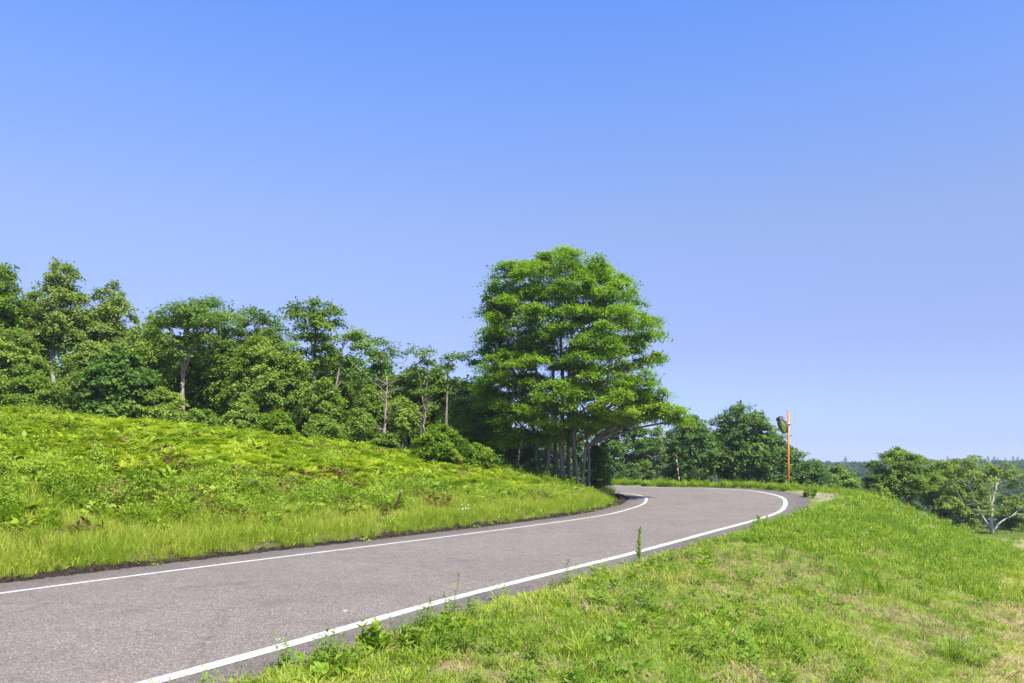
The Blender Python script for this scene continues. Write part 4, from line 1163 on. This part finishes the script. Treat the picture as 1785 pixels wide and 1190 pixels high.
def conifer_mesh(seed):
    rng = np.random.default_rng(seed)
    H = 9.0; m = 420; f = rng.random(m)**.8; a = rng.random(m)*6.28
    R = 1.9*(1-f)**.8*(.75+.25*np.sin(f*60))
    P = np.stack([R*np.cos(a)*.35, R*np.sin(a)*.35, 1.0+f*(H-1)], -1)
    D = np.stack([np.cos(a), np.sin(a), -.25+.2*rng.random(m)], -1)
    V, Q = leafset(P, D, np.array([0, 0, 1.])+rng.normal(0, .3, (m, 3)), R*.75+.25, R*.3+.2)
    return mesh_np('crown', V, Q, G['conifer'], {'tint': ('FACE', rng.random(m))})
cm = [conifer_mesh(s) for s in (1, 2, 3)]
tm = Mesh(); tm.tube([(0, 0, -.3), (0, 0, 4), (0, 0, 8)], [.22, .15, .03], 6); tmesh = tm.mesh('trunk', M['bark_dark'])
r = np.random.default_rng(4)
for k, px in enumerate((1474, 1584, 1652, 1716, 1722, 1733, 1739, 1746, 1752, 1761, 1766, 1774, 1781, 1788)):
    Y = 395+r.normal(0, 8); x = at(px, Y); z = gz(x, Y)
    root = empty('conifer', (x, Y, z), 'tiny dark conifer standing on the far ridge line', 'conifer', 'conifers on the far ridge')
    c = link('crown', cm[k % 3], root); t = link('trunk', tmesh, root)
    root.rotation_euler.z = r.random()*6; s = 1.08+.25*r.random(); root.scale = (s, s, s)

# ------------------------------------------------------------------ roadside objects
def rotm(zaxis, up=(0, 0, 1)):
    z = np.asarray(zaxis, float); z /= np.linalg.norm(z)
    x = np.cross(up, z); x /= np.linalg.norm(x); y = np.cross(z, x)
    return np.stack([x, y, z], 1)

def traffic_mirror():
    Y = 38.2; x = at(1374.3, Y); z = gz(x, Y); top = zpx(716.5, Y)-z
    root = empty('traffic_mirror', (x, Y, z), 'orange post carrying a round convex traffic mirror outside the bend', 'traffic mirror')
    m = Mesh(); m.tube([(0, 0, -.2), (0, 0, top*.5), (0, 0, top)], [.049]*3, 16); link('pole', m.mesh('pole', M['orange']), root)
    m = Mesh(); m.tube([(0, 0, top-.005), (0, 0, top+.015), (0, 0, top+.03)], [.053, .053, .02], 16); link('pole_cap', m.mesh('pole_cap', M['orange']), root)
    n = np.array([-.95, -.13, -.30]); n /= np.linalg.norm(n)
    R = rotm(n)
    c = np.array([at(1364.6, Y)-x, -.03, zpx(740, Y)-z])
    rad = .42
    th = np.linspace(0, 2*PI, 41)[:-1]
    def disc(rings, mat, nm, par):
        m = Mesh(); V = []
        for (r, h) in rings: V.append(np.stack([r*np.cos(th), r*np.sin(th), np.full(40, h)], -1))
        V = np.vstack(V); k = len(rings); i = np.arange(k-1)[:, None]*40; j = np.arange(40)[None, :]; j2 = (j+1) % 40
        Q = np.stack([i+j, i+j2, i+40+j2, i+40+j], -1).reshape(-1, 4)
        V = np.vstack([V, [[0, 0, rings[-1][1]]]]); jj = np.arange(40)
        T = np.stack([(k-1)*40+jj, (k-1)*40+(jj+1) % 40, np.full(40, k*40)], -1)
        m.add(V@R.T+c, Q, T); return link(nm, m.mesh(nm, M[mat]), par)
    head = disc([(rad, .05), (rad*1.0, .0), (rad*.97, -.05), (rad*.7, -.11), (rad*.3, -.135), (rad*.05, -.14)], 'backshell', 'mirror_back', root)
    disc([(rad*.955, .02), (rad*.8, .045), (rad*.6, .066), (rad*.4, .08), (rad*.2, .088), (rad*.02, .09)], 'mirror', 'mirror_face', head)
    # rim
    m = Mesh(); V = []
    prof = [(rad*.95, .02), (rad*.96, .065), (rad*1.02, .065), (rad*1.03, -.02), (rad*.98, -.02)]
    for (r_, h) in prof: V.append(np.stack([r_*np.cos(th), r_*np.sin(th), np.full(40, h)], -1))
    i = np.arange(4)[:, None]*40; j = np.arange(40)[None, :]; j2 = (j+1) % 40
    m.add(np.vstack(V)@R.T+c, np.stack([i+j, i+j2, i+40+j2, i+40+j], -1).reshape(-1, 4)); link('rim', m.mesh('rim', M['backshell']), head)
    # hood over the upper half
    m = Mesh(); tt = np.linspace(.12*PI, .88*PI, 24); V = []
    for (r_, h) in ((rad*1.035, -.03), (rad*1.04, .07), (rad*1.05, .13), (rad*1.04, .13), (rad*1.03, .07)):
        V.append(np.stack([r_*np.cos(tt), r_*np.sin(tt), h*np.sin((tt-.12*PI)/.76*PI)**.5 if h > .05 else np.full(24, h)], -1))
    i = np.arange(4)[:, None]*24; j = np.arange(23)[None, :]
    m.add(np.vstack(V)@R.T+c, np.stack([i+j, i+j+1, i+24+j+1, i+24+j], -1).reshape(-1, 4)); link('hood', m.mesh('hood', M['backshell']), head)
    # bracket: two arms, clamp and bolts
    m = Mesh(); zb = zpx(739, Y)-z
    for dz in (-.06, .06):
        m.tube([np.array([0, 0, zb+dz]), c-n*.13+np.array([0, 0, dz])], [.018, .018], 8)
    m.box((0, 0, zb), (.065, .065, .05)); m.box((.11, -.01, zb), (.07, .012, .02))
    link('bracket', m.mesh('bracket', M['steel'], False), root)
    for dz in (-.03, .03):
        m = Mesh(); m.tube([(.05, -.06, zb+dz), (.05, -.10, zb+dz)], [.012, .012], 6); link('bolt', m.mesh('bolt', M['steel'], False), root)
traffic_mirror()

def snow_pole():
    Y = 41.5; x = at(1185, Y); z = gz(x, Y); H = zpx(793, Y)-z
    root = empty('snow_pole', (x, Y, z), 'thin red and white banded snow pole leaning left behind the bend', 'marker pole')
    lean = np.array([at(1178.5, Y)-x, 0, 0])
    n = 7
    for k in range(n):
        f0, f1 = k/n, (k+1)/n
        m = Mesh(); r = .022 if k % 2 == 0 else .021
        m.tube([lean*f0+[0, 0, H*f0-(.1 if k == 0 else 0)], lean*f1+[0, 0, H*f1]], [r, r], 10)
        link('red_band' if k % 2 == 0 else 'white_band', m.mesh('band', M['red' if k % 2 == 0 else 'white']), root)
    m = Mesh(); m.tube([lean+[0, 0, H], lean+[0, 0, H+.03], lean+[0, 0, H+.05]], [.028, .028, .01], 10); link('cap', m.mesh('cap', M['red']), root)
snow_pole()

def stake():
    x, y = STAKE; z = gz(x, y)
    u = y/F
    top = np.array([at(698.5, y)-x, .05, zpx(857, y)-z])
    root = empty('leaning_stake', (x, y, z), 'short dark weathered stake leaning right on the left bank', 'stake')
    m = Mesh(); D = top/np.linalg.norm(top)
    R = rotm(D, (0, 1, 0)); L = np.linalg.norm(top)+.25
    n = 8
    P = [(-D*.25+D*L*k/(n-1)) for k in range(n)]
    m.tube(P, np.array([.030]*(n-1)+[.024])*(1+.12*np.random.default_rng(2).normal(0, 1, n)), 7, True, .25)
    link('post', m.mesh('post', M['rust'], False), root)
    m = Mesh(); m.tube([top*.86+[-.04, -.02, 0], top*.86+[.04, -.02, .01]], [.012, .012], 6); link('wire_peg', m.mesh('wire_peg', M['rust'], False), root)
stake()

# --- single weeds one can point at
def tall_weed(name, label, px, py, ptop, seed, kind, tilt=0.0, group='tall weeds at the road edge'):
    rng = np.random.default_rng(seed)
    x, y, z = ground_hit(px, py); H = zpx(ptop, y)-z
    root = empty(name, (x, y, z), label, 'weed', group)
    t = np.linspace(0, 1, 9)
    P = np.stack([tilt*H*t**1.5+.012*np.sin(t*7+seed), .05*H*t**2, H*t-.02], -1)
    m = Mesh(); r0 = {'thin': .0035, 'spike': .012, 'stalk': .005, 'leafy': .006}[kind]
    m.tube(P, r0*np.linspace(1, .45, 9), 6)
    link('stem', m.mesh('stem', M['stem_brown' if kind in ('thin', 'stalk') else 'stem']), root)
    if kind == 'spike':
        n = 110; f = .12+.88*rng.random(n)**.9; th = rng.random(n)*6.28
        A = np.stack([np.interp(f, t, P[:, c]) for c in range(3)], -1)
        D = np.stack([np.cos(th), np.sin(th), .7+.5*rng.random(n)], -1); Ls = .10*(1.1-.7*f); Ws = Ls*.42
    elif kind == 'stalk':
        n = 34; f = .08+.9*rng.random(n); th = rng.random(n)*6.28
        A = np.stack([np.interp(f, t, P[:, c]) for c in range(3)], -1)
        D = np.stack([np.cos(th), np.sin(th), .1+.6*rng.random(n)], -1); Ls = .10*(1.15-.8*f); Ws = Ls*.26
    else:
        n = 14; f = .05+.5*rng.random(n); th = rng.random(n)*6.28
        A = np.stack([np.interp(f, t, P[:, c]) for c in range(3)], -1)
        D = np.stack([np.cos(th), np.sin(th), .5*rng.random(n)], -1); Ls = .06*(1.1-.8*f); Ws = Ls*.22
    V, Q = leafset(A, D, np.array([0, 0, 1.])+rng.normal(0, .3, (n, 3)), Ls*(.7+.5*rng.random(n)), Ws)
    link('leaves', mesh_np('leaves', V, Q, G['weed'], {'tint': ('FACE', .4+.35*rng.random(n)+(.15 if kind == 'spike' else 0))}), root)
    # buds or flower head
    m = Mesh()
    tp = P[-1]
    k = 9 if kind != 'thin' else 6
    for q in range(k):
        a = rng.random()*6.28; rr_ = (.02 if kind != 'thin' else .035)*rng.random(); s = .006 if kind != 'thin' else .0045
        c = tp+np.array([rr_*math.cos(a), rr_*math.sin(a), (-.07 if kind != 'thin' else -.01)*rng.random()])
        m.tube([c, c+[0, 0, s*.8], c+[0, 0, s*1.6]], [s*.5, s, s*.4], 6)
        m.tube([tp-[0, 0, .04], c], [.0015, .0012], 3, False)
    link('flower_head' if kind == 'thin' else 'buds', m.mesh('buds', M['white_petal' if kind == 'thin' else 'stem']), root)
    return root

tall_weed('spike_weed', 'upright green leafy spike standing alone against the road by the white line', 1115, 985, 917, 1, 'spike')
tall_weed('stalk_weed', 'thin weed stalk, tallest of the cluster beside the near white line', 792, 1078, 994, 2, 'stalk', .08)
tall_weed('stalk_weed', 'thin weed stalk, middle one of the cluster beside the near white line', 775, 1095, 1026, 3, 'stalk', 0.0)
tall_weed('stalk_weed', 'thin weed stalk, leftmost of the cluster beside the near white line', 752, 1092, 1038, 4, 'stalk', -.02)
tall_weed('stalk_weed', 'short weed stalk, rightmost of the cluster beside the near white line', 817, 1072, 1036, 5, 'stalk', .06)
tall_weed('stalk_weed', 'thin pale stalk, right one of the pair halfway along the road edge', 989, 1022, 972, 6, 'stalk', .03)
tall_weed('stalk_weed', 'thin pale stalk, left one of the pair halfway along the road edge', 962, 1032, 1004, 7, 'stalk')
tall_weed('flower_stalk', 'wispy stalk with a tiny white flower head left of the leafy clump', 606, 1150, 1060, 8, 'thin', -.10)
tall_weed('flower_stalk', 'wispy stalk nearest the camera at the grass edge, tiny white head', 486, 1182, 1108, 9, 'thin', .02)

def leafy_clump(name, label, px, py, w, h, seed, n=12, Ls=.10, Ws=.05, tb=.1, cat='weed', group=None):
    """mugwort-like clump of leafy shoots"""
    rng = np.random.default_rng(seed)
    x, y, z = ground_hit(px, py); u = y/F; W = w*u; H = h*u
    root = empty(name, (x, y, z), label, cat, group)
    m = Mesh(); Vs = []; Qs = []; off = 0; T = []
    for s in range(n):
        a = rng.random()*6.28; r = W*.5*math.sqrt(rng.random()); hh = H*(.40+.75*rng.random())*(1-.25*r/(W*.5))
        b = np.array([r*.6*math.cos(a), r*.6*math.sin(a), -.01]); e = np.array([r*math.cos(a), r*math.sin(a), hh])
        P = bez(b, e, .1, 5); m.tube(P, .004*np.linspace(1, .5, 5), 5, False)
        k = 17; f = .15+.85*rng.random(k)
        A = np.stack([np.interp(f, np.linspace(0, 1, 5), P[:, c]) for c in range(3)], -1); th = rng.random(k)*6.28
        D = np.stack([np.cos(th), np.sin(th), .35+.7*rng.random(k)], -1)
        for lob in (-.55, 0, .55):
            Dl = np.stack([np.cos(th+lob), np.sin(th+lob), D[:, 2]], -1)
            l = Ls*(1.2-.6*f)*(1 if lob == 0 else .7)*(.7+.5*rng.random(k))
            V, Q = leafset(A, Dl, np.array([0, 0, 1.])+rng.normal(0, .45, (k, 3)), l, l*.34)
            Vs.append(V); Qs.append(Q+off); off += len(V); T.append(tb+.25*rng.random(k))
    link('stems', m.mesh('stems', M['stem']), root)
    link('leaves', mesh_np('leaves', np.vstack(Vs), np.vstack(Qs), G['weed'], {'tint': ('FACE', np.concatenate(T))}), root)
leafy_clump('leafy_weed', 'bushy dark green leafy weed overhanging the near white line', 655, 1138, 62, 72, 21, 9, .10, .05, .55)
leafy_clump('leafy_weed', 'lower leafy weed just right of the bushy one over the line', 708, 1128, 56, 40, 22, 7, .09, .05, .55)
leafy_clump('leafy_weed', 'leafy base of the thin stalk cluster beside the near white line', 775, 1100, 80, 42, 23, 9, .08, .04, .6)
leafy_clump('leafy_weed', 'small dark green bush on the worn shoulder outside the bend', 1411, 868, 26, 20, 24, 16, .14, .09, .15)
leafy_clump('leafy_weed', 'small weed rooted beside the outer white line before the bend', 1330, 916, 30, 20, 25, 8, .11, .06, .3)

def tuft(label, px, py, h, seed, n=60, rad=.10, tb=.35):
    rng = np.random.default_rng(seed)
    x, y, z = ground_hit(px, py); H = h*y/F
    me = blades(rng, n, rad, H*.5, H, .008, .75, G['grass'], 'grass_tuft', .35)
    me.attributes['tint'].data.foreach_set('value', (tb+.3*rng.random(n*3)).astype(np.float32))
    o = link('grass_tuft', me, None, (x, y, z)); tag(o, label, 'grass tuft', 'grass tufts on the right bank')
tuft('bright grass tuft on bare soil in the right foreground', 1355, 1140, 42, 41)
tuft('large arching grass tuft in the lower right corner', 1655, 1150, 62, 42, 110, .16, .25)
tuft('second arching tuft just right of the large one, lower right', 1700, 1160, 42, 43, 70, .12, .3)
tuft('upright bright grass tuft at the bottom centre of the bank', 1012, 1150, 80, 44, 50, .07, .5)
tuft('dark low grass tuft beside the bright one on bare soil', 1424, 1130, 30, 45, 60, .10, .05)
tuft('small bright tuft on the dry patch left of the foreground soil', 1275, 1085, 24, 46, 40, .06, .45)
tuft('grass tuft at the very bottom edge, left end of the bank', 560, 1182, 34, 47, 60, .10, .3)
tuft('long leaning tuft on the right slope below the white flowers', 1590, 1010, 36, 48, 80, .2, .2)
tuft('broad tuft in the middle of the right slope', 1480, 985, 26, 49, 80, .2, .4)

def daisies():
    rng = np.random.default_rng(5)
    x, y, z = ground_hit(812, 905)
    root = empty('daisy_clump', (x, y, z), 'clump of white daisies on the left bank near the road', 'flowers')
    m = Mesh(); ms = Mesh(); mc = Mesh()
    for k in range(9):
        a = rng.random()*6.28; r = .22*math.sqrt(rng.random()); h = .18+.20*rng.random()
        c = np.array([r*math.cos(a), r*math.sin(a), h]); th = np.arange(8)*2*PI/8; s = .016
        ms.tube([c*[.6, .6, 0], c], [.003, .002], 4, False)
        nrm = rotm((.2*rng.normal(), -.55+.2*rng.normal(), 1), (0, 1, .1))
        V = np.vstack([[0, 0, .0], np.stack([s*np.cos(th), s*np.sin(th), .004*np.ones(8)], -1)])@nrm.T+c
        m.add(V, None, [[0, 1+i, 1+(i+1) % 8] for i in range(8)])
        mc.tube([c, c+nrm[:, 2]*.006], [.007, .005], 6)
    link('stems', ms.mesh('stems', M['stem']), root); link('petals', m.mesh('petals', M['white_petal'], False), root); link('flower_centres', mc.mesh('flower_centres', M['yellow_petal']), root)
daisies()
def dandelion():
    x, y, z = ground_hit(1325, 1184)
    root = empty('yellow_flower', (x, y, z), 'single orange yellow flower at the bottom edge of the right bank', 'flower')
    m = Mesh(); m.tube([(0, 0, 0), (.01, 0, .07)], [.003, .002], 5); link('stem', m.mesh('stem', M['stem']), root)
    rng = np.random.default_rng(1); n = 26; th = rng.random(n)*6.28
    V, Q = leafset(np.tile([.01, 0, .07], (n, 1)), np.stack([np.cos(th), np.sin(th), .2+.5*rng.random(n)], -1), np.tile([0, 0, 1.], (n, 1)), np.full(n, .018), np.full(n, .007))
    link('petals', mesh_np('petals', V, Q, M['yellow_petal']), root)
dandelion()

# ------------------------------------------------------------------ summer haze
hm, nt, bs, out = newmat('haze_air'); nt.nodes.remove(bs)
pv = N(nt, 'ShaderNodeVolumePrincipled'); pv.inputs['Color'].default_value = (.80, .90, 1.0, 1); pv.inputs['Density'].default_value = .0005
pv.inputs['Anisotropy'].default_value = 0.2
nt.links.new(pv.outputs[0], out.inputs['Volume'])
hz = Mesh(); zl = float(Z.min())-1.5
hz.box((0, 1050, (zl+13)/2), (1700, 1600, (13-zl)/2))
tag(link('haze', hz.mesh('haze', hm, False)), 'thin pale summer haze over the valley', 'haze', kind='stuff')
